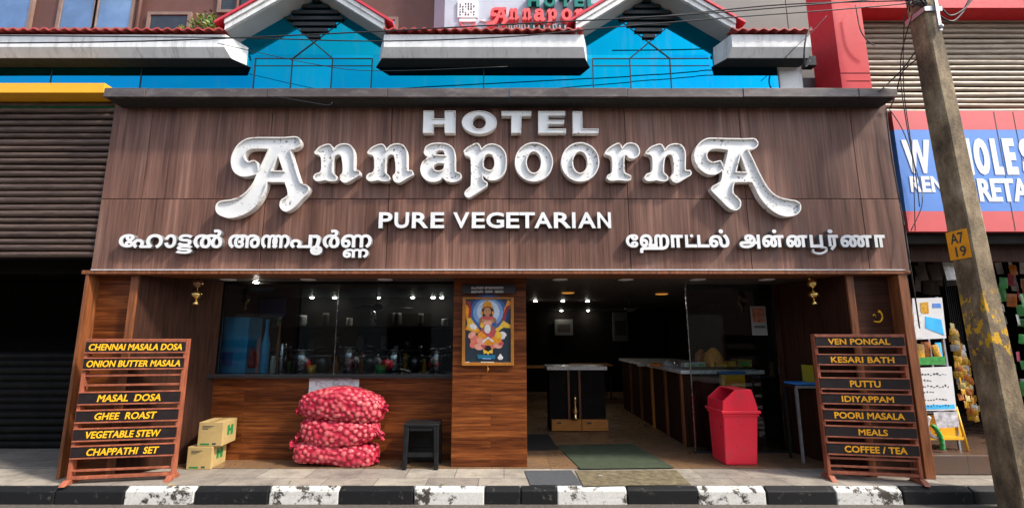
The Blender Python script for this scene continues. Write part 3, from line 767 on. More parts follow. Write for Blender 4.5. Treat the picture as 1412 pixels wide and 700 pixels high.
for ls in HO:
    channel_letter(to_wall([[(575+x/5.43, 140+y/5.43) for x, y in l] for l in ls], YFL+.01), ht, YB, DEP-.01, 0.012, 0.009, M['hotel_face'])
# flat acrylic letters
DF = 0.055; YFF = YB - DF
def flat_letters(th, items, w):
    for k_, (ch, x0, y0, x1, y1) in enumerate(items):
        loops = []; yf = YFF-(k_ % 2)*0.0006
        for c, bx in ([(ch, (x0,y0,x1,y1))] if isinstance(ch, str) else ch):
            a, b, z0, z1 = px_box(*bx, YFF); loops += fit_loops(c, a, b, z0, z1, w)
        mb = MB(); solid_loops(mb, loops, yf, DF, 0, 1)
        obj('letter', mb, [M['letter_flat'], M['letter_side']], th)
pv = thing('sign_lettering', 'plain white block letters spelling PURE VEGETARIAN below the large name', 'sign lettering', (0, YB, WZ(316,YB)))
s = 340/1412
xs = [('P',30,108),('U',120,203),('R',220,312),('E',327,405),('V',457,548),('E',563,638),('G',646,748),('E',760,835),('T',836,925),('A',922,1022),('R',1033,1128),('I',1137,1157),('A',1172,1272),('N',1282,1360)]
flat_letters(pv, [(c, 515+a*s, 280+52*s, 515+b*s, 280+143*s) for c, a, b in xs], 0.0065)
ml = thing('sign_lettering', 'white Malayalam letters on the lower left of the brown sign', 'sign lettering', (WX(340,335,YB), YB, WZ(350,YB)))
def z1(x, y): return 155+x*180/1412, 305+y*180/1412
def z2(x, y): return 310+x*215/1412, 305+y*215/1412
def z3(x, y): return 855+x*170/1412, 305+y*170/1412
def z4(x, y): return 1010+x*220/1412, 305+y*220/1412
def it(ch, z, x0, y0, x1, y1): return (ch,) + z(x0, y0) + z(x1, y1)
def combo(z, *parts): return ([(c, z(a,b)+z(d,e)) for c, a, b, d, e in parts], 0, 0, 0, 0)
flat_letters(ml, [
    it('േ', z1, 70,138,235,282), it('ഹ', z1, 220,138,545,290), it('ാ', z1, 565,140,690,288),
    combo(z1, ('ട',712,140,860,270), ('ട',690,258,860,350)), it('ൽ', z1, 880,88,1190,290),
    it('അ', z2, 32,118,318,242), combo(z2, ('ന',328,120,478,242), ('ന',430,120,588,242)), it('പ', z2, 590,122,790,242),
    it('ൂ', z2, 775,122,885,305), it('ർ', z2, 888,75,1040,242),
    combo(z2, ('ണ',1052,118,1330,240), ('ണ',1068,248,1300,330))], 0.0075)
tm = thing('sign_lettering', 'white Tamil letters on the lower right of the brown sign', 'sign lettering', (WX(1040,335,YB), YB, WZ(345,YB)))
flat_letters(tm, [
    it('ே', z3, 68,148,210,300), it('ஹ', z3, 225,148,565,362), it('ா', z3, 582,155,722,300),
    combo(z3, ('ட',745,155,880,298), ('்',800,148,838,185)), it('ட', z3, 885,155,1022,298), combo(z3, ('ல',1018,150,1252,300), ('்',1128,92,1180,138)),
    it('அ', z4, 60,115,245,242), combo(z4, ('ன',262,120,455,230), ('்',350,72,388,105)), it('ன', z4, 475,120,665,230),
    it('ப', z4, 685,120,800,232), combo(z4, ('ர',850,120,940,255), ('்',842,72,885,105)), it('ண', z4, 955,120,1235,230), it('ா', z4, 1258,120,1352,230)], 0.0085)
# the looped tail under the Tamil pu
tl = MB()
pts = catmull([(790,170),(792,225),(815,228),(845,235),(840,262),(800,282),(755,280),(722,262),(735,248),(758,262)], 6)[:-12]
tl.tube([(W(*z4(x, y), YFF)[0], YFF+0.028, W(*z4(x, y), YFF)[1]) for x, y in pts], 0.0135, 8)
obj('letter', tl, M['letter_flat'], tm)

# ================================================================== left neighbour
lf = thing('shuttered_shop', 'closed shop at the left edge with brown slatted front and dark opening', 'building', (-6, 5.3, 0))
def slats(name, x0, x1, z0, z1, n, Y, dep, mat, parent, wob=0.008, seed=1):
    r = random.Random(seed); mb = MB(); h = (z1-z0)/n; K = 14
    for i in range(n):
        zc = z0 + (i+0.5)*h; ph = r.uniform(0, 6); tilt = r.uniform(-.4, .4)
        prof = [(0.5*math.cos(a), math.sin(a)) for a in [math.pi*(q/6) for q in range(7)]]
        hh = h*r.uniform(0.72, 0.95)
        vs = []; fs = []
        for k in range(K+1):
            x = x0+(x1-x0)*k/K; w = wob*math.sin(ph+k*0.9)*r.uniform(.3, 1)
            for c, s_ in prof: vs.append((x, Y-dep*s_*(1+0.25*tilt), zc+w+hh*c))
        for k in range(K):
            for j in range(6): fs.append((k*7+j, k*7+j+1, (k+1)*7+j+1, (k+1)*7+j))
        mb.add(vs, fs, 0, True)
    return obj(name, mb, mat, parent)
YL = 5.16
xsr = XL - 0.01
zs0, zs1 = WZ(356, YL), WZ(140, YL)
obj('slat_backing', MB().box(-17, xsr, YL+0.002, YL+0.1, zs0, zs1+0.2), M['gap'], lf)
slats('slatted_front', -17, xsr-0.012, zs0, zs1, 24, YL, 0.03, M['slat_brown'], lf, 0.006, 3)
ya = 4.93
yz0, yz1 = WZ(128, ya), WZ(114.5, ya)
yr = WX(143.5, 122, ya)
obj('awning_box', MB().box(-17, yr, ya, 5.14, yz0, yz1), M['yellow'], lf, bevel=0.004)
obj('opening_jamb', MB().box(-17, XLO-0.02, 5.5, 5.56, zs0-0.12, zs0+0.05), M['gap'], lf)
zsh = WZ(485, 6.28)
slats('low_shutter', -17, -4.62, PAV+0.02, zsh, 13, 6.28, 0.02, M['slat_black'], lf, 0.003, 5)
obj('shutter_backing', MB().box(-17, -4.6, 6.285, 6.32, PAV+0.02, zsh), M['gap'], lf)
obj('inner_wall', MB().box(-17, -4.6, 8.4, 8.5, PAV, zs0+0.3).box(-4.58, -4.50, 5.3, 8.5, PAV+0.021, zs0+0.1).box(-17, -4.6, 5.57, 8.4, zs0+0.06, zs0+0.15), M['dark'], lf)
obj('upper_storey', MB().box(-17, xcl-0.05, 5.3, 8.4, zs1+0.2, zc1-0.15), M['brownwall'], lf)

obj('end_wall', MB().box(-17.2, -17.01, 5.2, 8.5, PAV, zs0+0.3), M['dark'], lf)

# ================================================================== right neighbour
rt = thing('corner_shop', 'open goods shop at the right edge with red pillar and tan roller shutter above', 'building', (7, 5.3, 0))
YRP = 5.0
xp_l, xp_r = WX(1160, 110, YRP), WX(1201, 110, YRP)
pl_ = obj('red_pillar', MB().box(xp_l, xp_r, YRP, YRP+0.42, WZ(132,YRP), 8), M['redpaint'], rt)
zz = WZ(101, YRP); obj('panel_joint', MB().box(xp_l+.002, xp_r-.002, YRP-0.002, YRP+0.001, zz-.004, zz+.004).box(xp_l+.06, xp_r-.01, YRP-0.002, YRP+0.001, zz-.10, zz-.093), M['gap'], pl_)
YRS = 5.25
zq0, zq1 = WZ(154, YRS), WZ(26, YRS)
slats('roller_shutter', xp_r-0.02, 9.5, zq0-0.1, zq1+0.35, 24, YRS, 0.022, M['slat_tan'], rt, 0.005, 8)
obj('shutter_backing', MB().box(xp_r-0.02, 9.5, YRS+0.004, YRS+0.1, zq0-0.2, zq1+0.4), M['gap'], rt)
zbm0 = WZ(11, YRP)
obj('red_beam', MB().box(xp_r+0.002, 9.5, YRP, YRS+0.1, zbm0, 8), M['redpaint'], rt)
# sign board
YR = 5.14
xs0 = WX(1241, 235, YR)
za, zb_, zc_, zd = WZ(153, YR), WZ(179, YR), WZ(291, YR), WZ(319, YR)
sb = thing('shop_signboard', 'blue and red shop signboard with white capitals behind the concrete pole', 'signboard', (xs0, YR, zd))
obj('blue_field', MB().box(xs0, 9, YR, YR+0.06, zc_, zb_), M['signblue'], sb)
obj('red_band', MB().box(xs0, 9, YR, YR+0.06, zb_+.001, za), M['signred'], sb)
obj('red_band', MB().box(xs0, 9, YR, YR+0.06, zd, zc_-.001), M['signred'], sb)
st = MB()
for c, bx, of in (('W',(1246,193,1284,239),.05),('H',(1314,191,1340,241),.05),('O',(1343,191,1364,241),.05),('L',(1368,191,1381,241),.05),('E',(1385,191,1401,241),.05),('S',(1407,191,1428,241),.05),
                  ('R',(1255,243,1270,265),.05),('E',(1271,243,1283,265),.05),('N',(1284,243,1301,265),.05),('RETAIL',(1349,246,1440,278),.04)):
    a, b, q0, q1 = px_box(*bx, YR-.004); text_box(st, c, a, b, q0, q1, YR-.006, .005, of)
obj('lettering', st, M['signwhite'], sb)
jn = MB()
for p in (1385, 1412, 1330): x = WX(p, 235, YR); jn.box(x-.003, x+.003, YR-.0025, YR-.0005, zd+.01, za-.01)
obj('panel_joint', jn, M['ink'], sb)
obj('sign_structure', MB().box(xs0, 9, YR+0.062, YRS+0.1, zd-0.02, zq0-0.08), M['dark'], rt)
obj('shop_ceiling', MB().box(xs0-0.05, 14, YR+0.08, 11, zd-0.12, zd-0.022), M['dark'], rt)
obj('shop_fascia', MB().box(xs0+.04, 9.5, 5.36, 5.40, zd-0.30, zd-0.122), M['upright'], rt)
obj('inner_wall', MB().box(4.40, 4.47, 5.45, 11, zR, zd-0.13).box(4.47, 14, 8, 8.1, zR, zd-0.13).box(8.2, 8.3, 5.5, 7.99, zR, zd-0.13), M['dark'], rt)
# tube lamp under the sign (unlit)
a = WX(1277, 300, 5.30), 5.30, WZ(331, 5.30); b = (WX(1440, 300, 5.30), 5.30, WZ(334, 5.30))
tubel = thing('tube_lamp', 'unlit white fluorescent tube below the blue and red signboard', 'lamp', a)
obj('tube', MB().tube([a, b], 0.016, 10), M['tubew'], tubel)
obj('batten', MB().box(a[0]-.02, b[0]+.02, 5.315, 5.348, a[2]-.02, a[2]+.03), M['alu'], tubel)

# opposite side of the street, met in the window reflections
for k, (x0, x1, hh, m) in enumerate(((-26,-9,6.2,'brownwall'),(-8.9,7,5.4,'greywall'),(7.1,24,6.6,'brownwall'))):
    o = thing('street_building', ['brown two storey building reflected in the left window','grey two storey building reflected in the shop glass','tall brown building reflected at the right of the glass'][k], 'building', ((x0+x1)/2, -9.5, 0))
    mb = MB().box(x0, x1, -13, -9.5, 0, hh)
    obj('wall', mb, M[m], o)
    n = 5
    for i in range(n):
        xa = x0+(x1-x0)*(i+.2)/n; xb_ = x0+(x1-x0)*(i+.8)/n
        obj('shutter', MB().box(xa, xb_, -9.48, -9.45, 0, 2.5), M['slat_black'] if i % 2 else M['slat_tan'], o)
        obj('window', MB().box(xa+.4, xb_-.4, -9.48, -9.45, 3.5, 4.8), M['dwinglass'], o)

# ================================================================== menu boards
def menu_board(label, bl, br, zl, zr_py, plates, bars, bottom, top, rowtext, shear, tm_, off, tsx):
    (xa, ya), (xb_, yb_) = bl, br
    wdt = math.hypot(xb_-xa, yb_-ya); ang = math.atan2(yb_-ya, xb_-xa)
    th = thing('menu_board', label, 'menu board', (xa, ya, PAV), ang, 'menu boards on the pavement', world=False)
    Z = lambda py: W(CX, py, zl)[1] - PAV
    sw = 0.030; zt = Z(top); zb = Z(bottom)
    for x in (0, wdt-sw):
        obj('stile', MB().box(x, x+sw, 0, 0.075, 0.012, zt), M['frame_wood'], th, bevel=0.003)
    fr = MB(); rr = random.Random(len(label))
    obj('rail', MB().box(0, wdt, -0.012, 0.078, zt+0.001, zt+0.018), M['frame_wood'], th, bevel=0.003)
    obj('rail', MB().box(sw, wdt-sw, 0.004, 0.06, zb, zb+0.028), M['frame_wood'], th, bevel=0.003)
    for a in bars: obj('rail', MB().box(sw, wdt-sw, 0.012, 0.034, Z(a)-0.010, Z(a)+0.010), M['frame_wood'], th, bevel=0.003)
    for (a, b), (txt, f0, f1) in zip(plates, rowtext):
        z1_, z0_ = Z(a), Z(b)
        p = obj('name_plate', MB().box(sw*0.4, wdt-sw*0.4, -0.012, -0.001, z0_, z1_), M['plate'], th)
        obj('rail', MB().box(sw*0.3, wdt-sw*0.3, -0.018, 0.030, z1_+0.001, z1_+0.013), M['frame_wood'], th, bevel=0.002)
        obj('rail', MB().box(sw*0.3, wdt-sw*0.3, -0.018, 0.030, z0_-0.014, z0_-0.001), M['frame_wood'], th, bevel=0.002)
        t = MB(); hgt = (z1_-z0_)
        text_box(t, txt, f0*wdt, f1*wdt, z0_+hgt*0.16, z1_-hgt*0.16, -0.0145, 0.0022, off, shear, 0, None, 1.02)
        obj('lettering', t, tm_, p)
    for x in (-0.01, wdt-sw-0.02):
        obj('foot', MB().hexa([(x,-0.09,0),(x+0.055,-0.09,0),(x+0.055,0.15,0),(x,0.15,0)], [(x,-0.03,0.045),(x+0.055,-0.03,0.045),(x+0.055,0.11,0.045),(x,0.11,0.045)]), M['frame_wood'], th, bevel=0.006)
    return th
menu_board('brown menu board at the left whose top plate reads CHENNAI MASALA DOSA', G(90,668), G(238,661), 4.87, 0,
    [(471.5,485),(494.5,508),(542,556.5),(567,581.5),(592.5,607),(616.5,631)], [518,531.5,650], 662, 469.5,
    [('CHENNAI MASALA DOSA',.045,.955),('ONION BUTTER MASALA',.045,.955),('MASAL  DOSA',.19,.80),('GHEE  ROAST',.19,.78),('VEGETABLE STEW',.13,.84),('CHAPPATHI  SET',.16,.84)], 0.18, M['menu_text_y'], 0.030, 1)
menu_board('brown menu board at the right whose top plate reads VEN PONGAL', G(1143,661), G(1275,667), 5.06, 0,
    [(464.5,476.5),(489,501),(521,534),(542,554),(564,577),(586.5,599),(609.5,623)], [511,630,641], 652, 463,
    [('VEN PONGAL',.15,.83),('KESARI BATH',.16,.85),('PUTTU',.34,.67),('IDIYAPPAM',.23,.79),('POORI MASALA',.13,.88),('MEALS',.37,.68),('COFFEE / TEA',.20,.86)], 0.0, M['menu_text'], 0.035, 1)

# ================================================================== onion sacks
def onion_mat():
    t = NT('onion_net_sack'); t.set(0.42)
    at = t.node('ShaderNodeAttribute', attribute_name='onion'); a2 = t.node('ShaderNodeAttribute', attribute_name='tone')
    v = t.coords()
    skin = t.ramp(a2.outputs['Fac'], [(0.0,(0.40,0.025,0.05)), (0.5,(0.58,0.10,0.11)), (1.0,(0.68,0.21,0.195))])
    f = t.ramp(at.outputs['Fac'], [(0.35,(0,0,0)), (0.92,(1,1,1))])
    col = t.mix(f, (0.30,0.004,0.020,1), skin)
    w = t.node('ShaderNodeTexWave', wave_type='BANDS'); w.bands_direction = 'DIAGONAL'; w.inputs['Scale'].default_value = 95; w.inputs['Distortion'].default_value = 2.5
    t.link(v, w.inputs[0])
    col = t.mix(t.math('MULTIPLY', t.ramp(w.outputs['Fac'], [(0.5,(0,0,0)),(0.9,(1,1,1))]), 0.55), col, (0.50,0.015,0.05,1))
    t.color(col); t.bump(t.noise(v, 160, 3), 0.2, 0.004)
    return t.m
M['onion'] = onion_mat()
def onion_sack(label, cx, cy, z0, Lx, Ly, Hz, tilt, seed, tails):
    r = np.random.default_rng(seed)
    nu, nv = 200, 96
    th = np.linspace(0, 2*np.pi, nu, endpoint=False); ph = np.linspace(-np.pi/2, np.pi/2, nv)
    T, P = np.meshgrid(th, ph)
    se = lambda a, e: np.sign(a)*np.abs(a)**e
    # long axis along x, profile in y-z
    def surf(T, P):
        cxp = se(np.cos(P), 0.42)
        x = se(np.sin(P), 0.85)*Lx/2
        y = cxp*se(np.cos(T), 0.68)*Ly/2; z = cxp*se(np.sin(T), 0.68)*Hz/2
        z = z*(1+0.14*np.sin(x*4.1+seed*1.7)) + 0.022*np.sin(x*6+seed) + tilt*x
        y = y + 0.015*np.cos(x*5+seed*2)
        return np.stack([x, y, z], -1)
    base = surf(T, P).reshape(-1, 3)
    # onion centres spread over the surface
    cand = surf(r.uniform(0, 2*np.pi, 9000), np.arcsin(r.uniform(-1, 1, 9000)))
    cs = []
    for p in cand:
        if not cs or np.min(np.sum((np.array(cs)-p)**2, 1)) > (0.047)**2: cs.append(p)
    cs = np.array(cs); rad = r.uniform(0.021, 0.037, len(cs)); tone = r.uniform(0, 1, len(cs))
    d2 = ((base[:,None,:]-cs[None])**2).sum(-1)
    hgt = np.sqrt(np.maximum(0, 1 - d2/(rad*rad)[None]))
    k = hgt.argmax(1); h = hgt[np.arange(len(base)), k]
    n = base / np.array([Lx*Lx, Ly*Ly, Hz*Hz])*0.25; n /= np.linalg.norm(n, axis=1, keepdims=True)+1e-9
    v = base + n*(h*0.015-0.006)[:,None]
    v[:,2] = np.maximum(v[:,2], -Hz/2*0.93 + np.minimum(0, tilt*v[:,0])) 
    fs = []
    for i in range(nv-1):
        for j in range(nu):
            j2 = (j+1) % nu; fs.append((i*nu+j, i*nu+j2, (i+1)*nu+j2, (i+1)*nu+j))
    zoff = z0 - v[:,2].min()
    mb = MB(); mb.add([(cx+p[0], cy+p[1], zoff+p[2]) for p in v], fs, 0, True)
    t = thing('onion_sack', label, 'onion sack', (cx, cy, z0), 0, 'stacked sacks of onions')
    o = obj('net_bag', mb, M['onion'], t)
    for nm_, dat in (('onion', h), ('tone', tone[k])):
        a = o.data.attributes.new(nm_, 'FLOAT', 'POINT'); a.data.foreach_set('value', dat.astype(np.float32))
    rr = random.Random(seed)
    for (sx, dz, ln, dx, dr) in tails:                    # gathered mouth of the net
        x0 = cx + sx*Lx/2*0.93; z = zoff + tilt*sx*Lx/2 + dz
        pts = [(x0-sx*0.06, cy-0.02, z), (x0+sx*0.02, cy-0.03, z+0.0), (x0+sx*ln*0.5, cy-0.05, z+dr*0.5), (x0+sx*ln, cy-0.06, z+dr)]
        mb = MB(); vs = []; N = 22
        for q, (p, rd) in enumerate(zip(pts, (0.085, 0.055, 0.026, 0.05))):
            for j in range(N):
                a_ = 2*math.pi*j/N; r2 = rd*(1+0.28*math.sin(a_*7+q)+rr.uniform(-.1,.1))
                vs.append((p[0]+sx*0.012*math.sin(a_*5), p[1]+r2*math.cos(a_), p[2]+r2*0.8*math.sin(a_)))
        fs = [(q*N+j, q*N+(j+1) % N, (q+1)*N+(j+1) % N, (q+1)*N+j) for q in range(3) for j in range(N)]
        mb.add(vs, fs, 0, True)
        obj('bag_neck', mb, M['rednet'], t)
    return t
M['rednet'] = paint('red_net', (0.52,0.012,0.045), 0.5, var=0.4, scale=40, bump=0.5, bscale=120)
xo = WX(465, 630, 5.52)
zz0 = PAV
def zpy(py): return WZ(py, 5.40)
z_b1, z_b2, z_b3 = zpy(615), zpy(583), zpy(546)
yo = 5.58
onion_sack('red net sack of onions at the bottom of the stack on the floor', xo-0.02, yo, PAV+0.004, 0.90, 0.36, z_b1-PAV+0.035, 0.0, 3, [(-1,0.06,0.07,0,0.05),(1,-0.02,0.05,0,-0.03)])
onion_sack('red net sack of onions between the other two in the stack', xo+0.0, yo, z_b1-0.01, 0.84, 0.34, z_b2-z_b1+0.045, -0.03, 5, [(-1,-0.03,0.06,0,-0.04),(1,0.05,0.10,0,-0.09)])
onion_sack('red net sack of onions on top of the stack below the poster', xo+0.01, yo, z_b2-0.012, 0.93, 0.36, z_b3-z_b2+0.05, -0.05, 8, [(1,-0.01,0.08,0,0.015),(-1,-0.04,0.04,0,-0.03)])

# poster on the low wall
a, b, q0, q1 = px_box(425, 521, 494, 580, YW)
po = thing('wall_poster', 'white paper poster with red and grey sketch taped below the window', 'poster', (a, YW, q0))
obj('sheet', MB().box(a, b-.09, YW-0.004, YW-0.002, q0, q1).box(a+.12, b, YW-0.0018, YW-0.0008, q0+.01, q1-.012), M['paper'], po)
mb = MB(); rr = random.Random(4)
for i in range(26):
    x = rr.uniform(a+.03, b-.04); z = rr.uniform(q1-.16, q1-.02); l = rr.uniform(.01, .05); an = rr.uniform(0, 3.1)
    pts = [(x+l*k*math.cos(an+k*.5), YW-0.005, min(q1-.008, z+l*k*math.sin(an+k*.5))) for k in range(4)]
    mb.tube(pts, rr.uniform(.001, .0025), 5, rr.choice([0,0,1]))
obj('sketch', mb, [paint('poster_pink_ink', (0.45,0.08,0.13), 0.6), M['ink']], po)

# ================================================================== cartons
def carton(label, fl, fr, bk, Y0, zb, zt, dep):
    x0, x1 = fl, fr
    t = thing('carton', label, 'carton', ((x0+x1)/2, Y0+dep/2, zb), 0, 'cartons stacked by the wall')
    obj('box', MB().hexa([(x0,Y0,zb),(x1,Y0,zb),(x1-0.02,Y0+dep,zb),(x0-0.02,Y0+dep,zb)], [(x0,Y0,zt),(x1,Y0,zt),(x1-0.02,Y0+dep,zt),(x0-0.02,Y0+dep,zt)]), M['carton'], t, bevel=0.004)
    tp = MB(); xm_ = (x0+x1)/2
    tp.box(xm_-.025, xm_+.025, Y0+.002, Y0+dep-.002, zt+.0005, zt+.0015)
    obj('tape', tp, paint('parcel_tape', (0.42,0.27,0.11), 0.25), t)
    g = MB(); zc_ = (zb+zt)/2+0.02
    def side(ya_, yb_, za_, zb__, m):
        sx = lambda y: x1 - 0.02*(y-Y0)/dep + 0.0012
        g.hexa([(sx(ya_)-.002,ya_,za_),(sx(yb_)-.002,yb_,za_),(sx(yb_),yb_,za_),(sx(ya_),ya_,za_)],[(sx(ya_)-.002,ya_,zb__),(sx(yb_)-.002,yb_,zb__),(sx(yb_),yb_,zb__),(sx(ya_),ya_,zb__)], m)
    y = Y0+0.10
    side(y, y+.05, zc_-.05, zc_+.055, 0); side(y+.075, y+.13, zc_-.055, zc_+.05, 0); side(y+.052, y+.073, zc_-.012, zc_+.022, 0)
    for i in range(3): g.box(x0+.04, x0+.04+.03*(3-i)+.03, Y0-.0012, Y0+.001, zt-.045-.014*i, zt-.038-.014*i, 1)
    g.box(x0+.03, x0+.13, Y0-.0012, Y0+.001, zb+.012, zb+.030, 0); g.box(x0+.16, x0+.20, Y0-.0012, Y0+.001, zb+.014, zb+.034, 1)
    obj('print', g, [M['green_print'], M['ink']], t)
    return t
xa_, ya_ = G(256, 647); xb_, _ = G(290, 647)
zc1_ = WZ(615.5, ya_)
carton('brown carton with green print standing on the floor below another', xa_, xb_, 0, ya_, PAV+.001, zc1_, 0.31)
carton('brown carton with green print resting on top of another carton', xa_+.085, xb_+.085, 0, ya_+.015, zc1_+.0025, WZ(582, ya_), 0.31)

# ================================================================== stool
sx0, sy0 = G(554, 648); sx1, _ = G(604, 648)
stl = thing('stool', 'square black plastic stool beside the wooden pillar', 'stool', ((sx0+sx1)/2, sy0+.15, PAV))
zt = WZ(580, sy0+.15)-0.004
sy1 = sy0+0.29
obj('seat', MB().box(sx0+.004, sx1-.004, sy0+.004, sy1, zt-.035, zt), M['black_plastic'], stl, bevel=0.012, seg=3)
for (x, y, dx, dy) in ((sx0,sy0,1,1),(sx1,sy0,-1,1),(sx0,sy1,1,-1),(sx1,sy1,-1,-1)):
    w = 0.055; x2 = x+dx*w; y2 = y+dy*w; i = 0.006
    bq = [(x,y,PAV+.001),(x2-dx*.012,y,PAV+.001),(x2-dx*.012,y2-dy*.012,PAV+.001),(x,y2-dy*.012,PAV+.001)]
    tq = [(x+dx*i,y+dy*i,zt-.036),(x2+dx*i,y+dy*i,zt-.036),(x2+dx*i,y2+dy*i,zt-.036),(x+dx*i,y2+dy*i,zt-.036)]
    obj('leg', MB().hexa(bq, tq), M['black_plastic'], stl, bevel=0.006)
obj('back_panel', MB().box(sx0+.06, sx1-.06, sy1-.02, sy1-.012, PAV+.03, zt-.076), M['black_plastic'], stl)
for x in (sx0+.028, sx1-.034): obj('side_panel', MB().box(x, x+.006, sy0+.06, sy1-.06, PAV+.03, zt-.076), M['black_plastic'], stl)
zl = PAV+0.13
for (x0, x1, y0, y1) in ((sx0+.07,sx1-.07,sy0+.016,sy0+.028),(sx0+.07,sx1-.07,sy1-.028,sy1-.016)):
    obj('apron', MB().box(x0-.004, x1+.004, y0, y1, zt-.075, zt-.034), M['black_plastic'], stl)
    obj('stretcher', MB().box(x0-.02, x1+.02, y0, y1, zl, zl+.045), M['black_plastic'], stl)
for x in (sx0+.016, sx1-.028):
    obj('apron', MB().box(x, x+.012, sy0+.07, sy1-.07, zt-.075, zt-.034), M['black_plastic'], stl)
    obj('stretcher', MB().box(x, x+.012, sy0+.05, sy1-.05, zl, zl+.045), M['black_plastic'], stl)

# ================================================================== bin
bx0, by0 = G(1001, 641, PAV+.012); bx1, _ = G(1045, 641, PAV+.012)
YR0 = by0-0.03
zr = WZ(566, YR0); zl_ = WZ(537, YR0)
tx0, tx1 = WX(996, 566, YR0), WX(1047.5, 566, YR0)
td = 0.43
bn = thing('waste_bin', 'bright red plastic swing lid bin in front of the glass', 'bin', ((bx0+bx1)/2, by0+.18, PAV+.012))
obj('body', MB().hexa([(bx0,by0,PAV+.013),(bx1,by0,PAV+.013),(bx1,by0+.34,PAV+.013),(bx0,by0+.34,PAV+.013)], [(tx0+.015,YR0+.012,zr-.03),(tx1-.015,YR0+.012,zr-.03),(tx1-.015,YR0+td-.012,zr-.03),(tx0+.015,YR0+td-.012,zr-.03)]), M['red_plastic'], bn, bevel=0.015, seg=3)
obj('rim', MB().box(tx0-.012, tx1+.012, YR0-.012, YR0+td+.012, zr-.032, zr), M['red_plastic'], bn, bevel=0.009, seg=3)
obj('rib', MB().box(tx0+.004, tx1-.004, YR0+.004, YR0+td-.004, zr-.062, zr-.0325), M['red_plastic'], bn, bevel=0.006)
lh = zl_-zr; wB = tx1-tx0; i_ = 0.012
xq = lambda f: tx0+i_+(wB-2*i_)*f
prof = [(xq(0),zr+.001),(xq(1),zr+.001),(xq(.97),zr+lh*.35),(xq(.86),zr+lh),(xq(.40),zr+lh),(xq(0.02),zr+lh*.45)]
lid = MB()
lid.prism(prof, YR0+.012, YR0+.026); lid.prism(prof, YR0+td-.030, YR0+td-.012)
def lidpanel(p, q):
    d = Vector((q[0]-p[0], 0, q[1]-p[1])).normalized(); n = Vector((d.z, 0, -d.x))*-.008
    a_ = [(p[0],YR0+.0261,p[1]),(q[0],YR0+.0261,q[1]),(q[0],YR0+td-.0301,q[1]),(p[0],YR0+td-.0301,p[1])]
    lid.hexa(a_, [(v[0]+n.x, v[1], v[2]+n.z) for v in a_])
lidpanel(prof[1], prof[2]); lidpanel(prof[2], prof[3]); lidpanel(prof[3], prof[4]); lidpanel(prof[5], prof[0])
obj('lid', lid, M['red_plastic'], bn, bevel=0.003)
obj('liner', MB().box(tx0+.03, tx1-.03, YR0+.04, YR0+td-.05, zr+.0005, zr+.003), M['black_plastic'], bn)

# ================================================================== mats
def mat_(name, label, quad, Z, m, th_=0.009):
    pts = [G(x, y, Z+th_) for x, y in quad]
    o = obj(name, MB().hexa([(x, y, Z+.001) for x, y in pts], [(x, y, Z+th_) for x, y in pts]), m, loc=(pts[0][0], pts[0][1], Z), bevel=0.003)
    return tag(o, label, 'mat')
fl = PAV+.012
mat_('door_mat', 'large plain green mat laid inside the entrance', [(800,645),(930,643.5),(873,611),(767,613)], fl, paint('green_mat', (0.045,0.062,0.032), 0.9, var=0.25, scale=8, bump=0.5, bscale=200))
mat_('door_mat', 'worn tan coir mat on the pavement at the entrance', [(804,668.5),(953,667),(932,647),(793,648)], PAV, paint('coir_mat', (0.17,0.135,0.075), 0.95, var=0.5, scale=14, bump=0.8, bscale=150, dirt=(0.085,0.075,0.04,1), dirt_amt=0.3))
mat_('door_mat', 'grey ribbed mat on the pavement in front of the pillar', [(731,667.5),(803,667),(788,647.5),(723,648)], PAV, paint('grey_mat', (0.072,0.078,0.085), 0.85, var=0.4, scale=20, bump=0.8, bscale=150, stretch=(1,6,1)))
mat_('door_mat', 'small black mat inside the doorway close to the pillar', [(728,620),(771,619),(756,598),(728,598)], fl, paint('black_mat', (0.016,0.014,0.014), 0.9, var=0.4, scale=20, bump=0.6, bscale=150))

# ================================================================== hanging bells
def bell(label, px, parts, dark):
    Y = 5.30
    x = WX(px, 400, Y); z0 = ZC
    t = thing('hanging_bell', label, 'bell ornament', (x, Y, ZC-.24))
    zt = ZC; s_ = 5.3/660
    obj('chain', MB().tube([(x, Y, zt), (x, Y, WZ(414, Y))], 0.004, 6), M['brass'], t)
    obj('bell', MB().lathe([(0.005,.055),(0.026,.05),(.044,.026),(.054,0),(.048,-.026),(.026,-.045),(.008,-.056)], (x, Y, WZ(390.5, Y)), 20), M['darkbrass'] if dark else M['brass'], t)
    obj('bowl', MB().lathe([(0.008,.06),(0.017,.043),(.036,.034),(.055,.015),(.056,.002),(.041,-.024),(.019,-.038),(.008,-.06)], (x, Y, WZ(406.5, Y)), 20), M['brass'], t)
    obj('tip', MB().lathe([(0.006,.024),(.015,.006),(.032,-.018),(.024,-.026),(.005,-.034)], (x, Y, WZ(416.5, Y)), 14), M['brass'], t)
    if not dark:
        obj('bells', MB().ball((x-.025, Y, WZ(384, Y)), .014).ball((x+.012, Y-.01, WZ(386.5, Y)), .015).ball((x+.02, Y, WZ(395, Y)), .017), M['brass'], t)
bell('hanging brass bell ornament with dark ball in front of the left recess', 272, 0, True)
bell('hanging brass bell ornament with small jingles above the right menu board', 1121, 0, False)

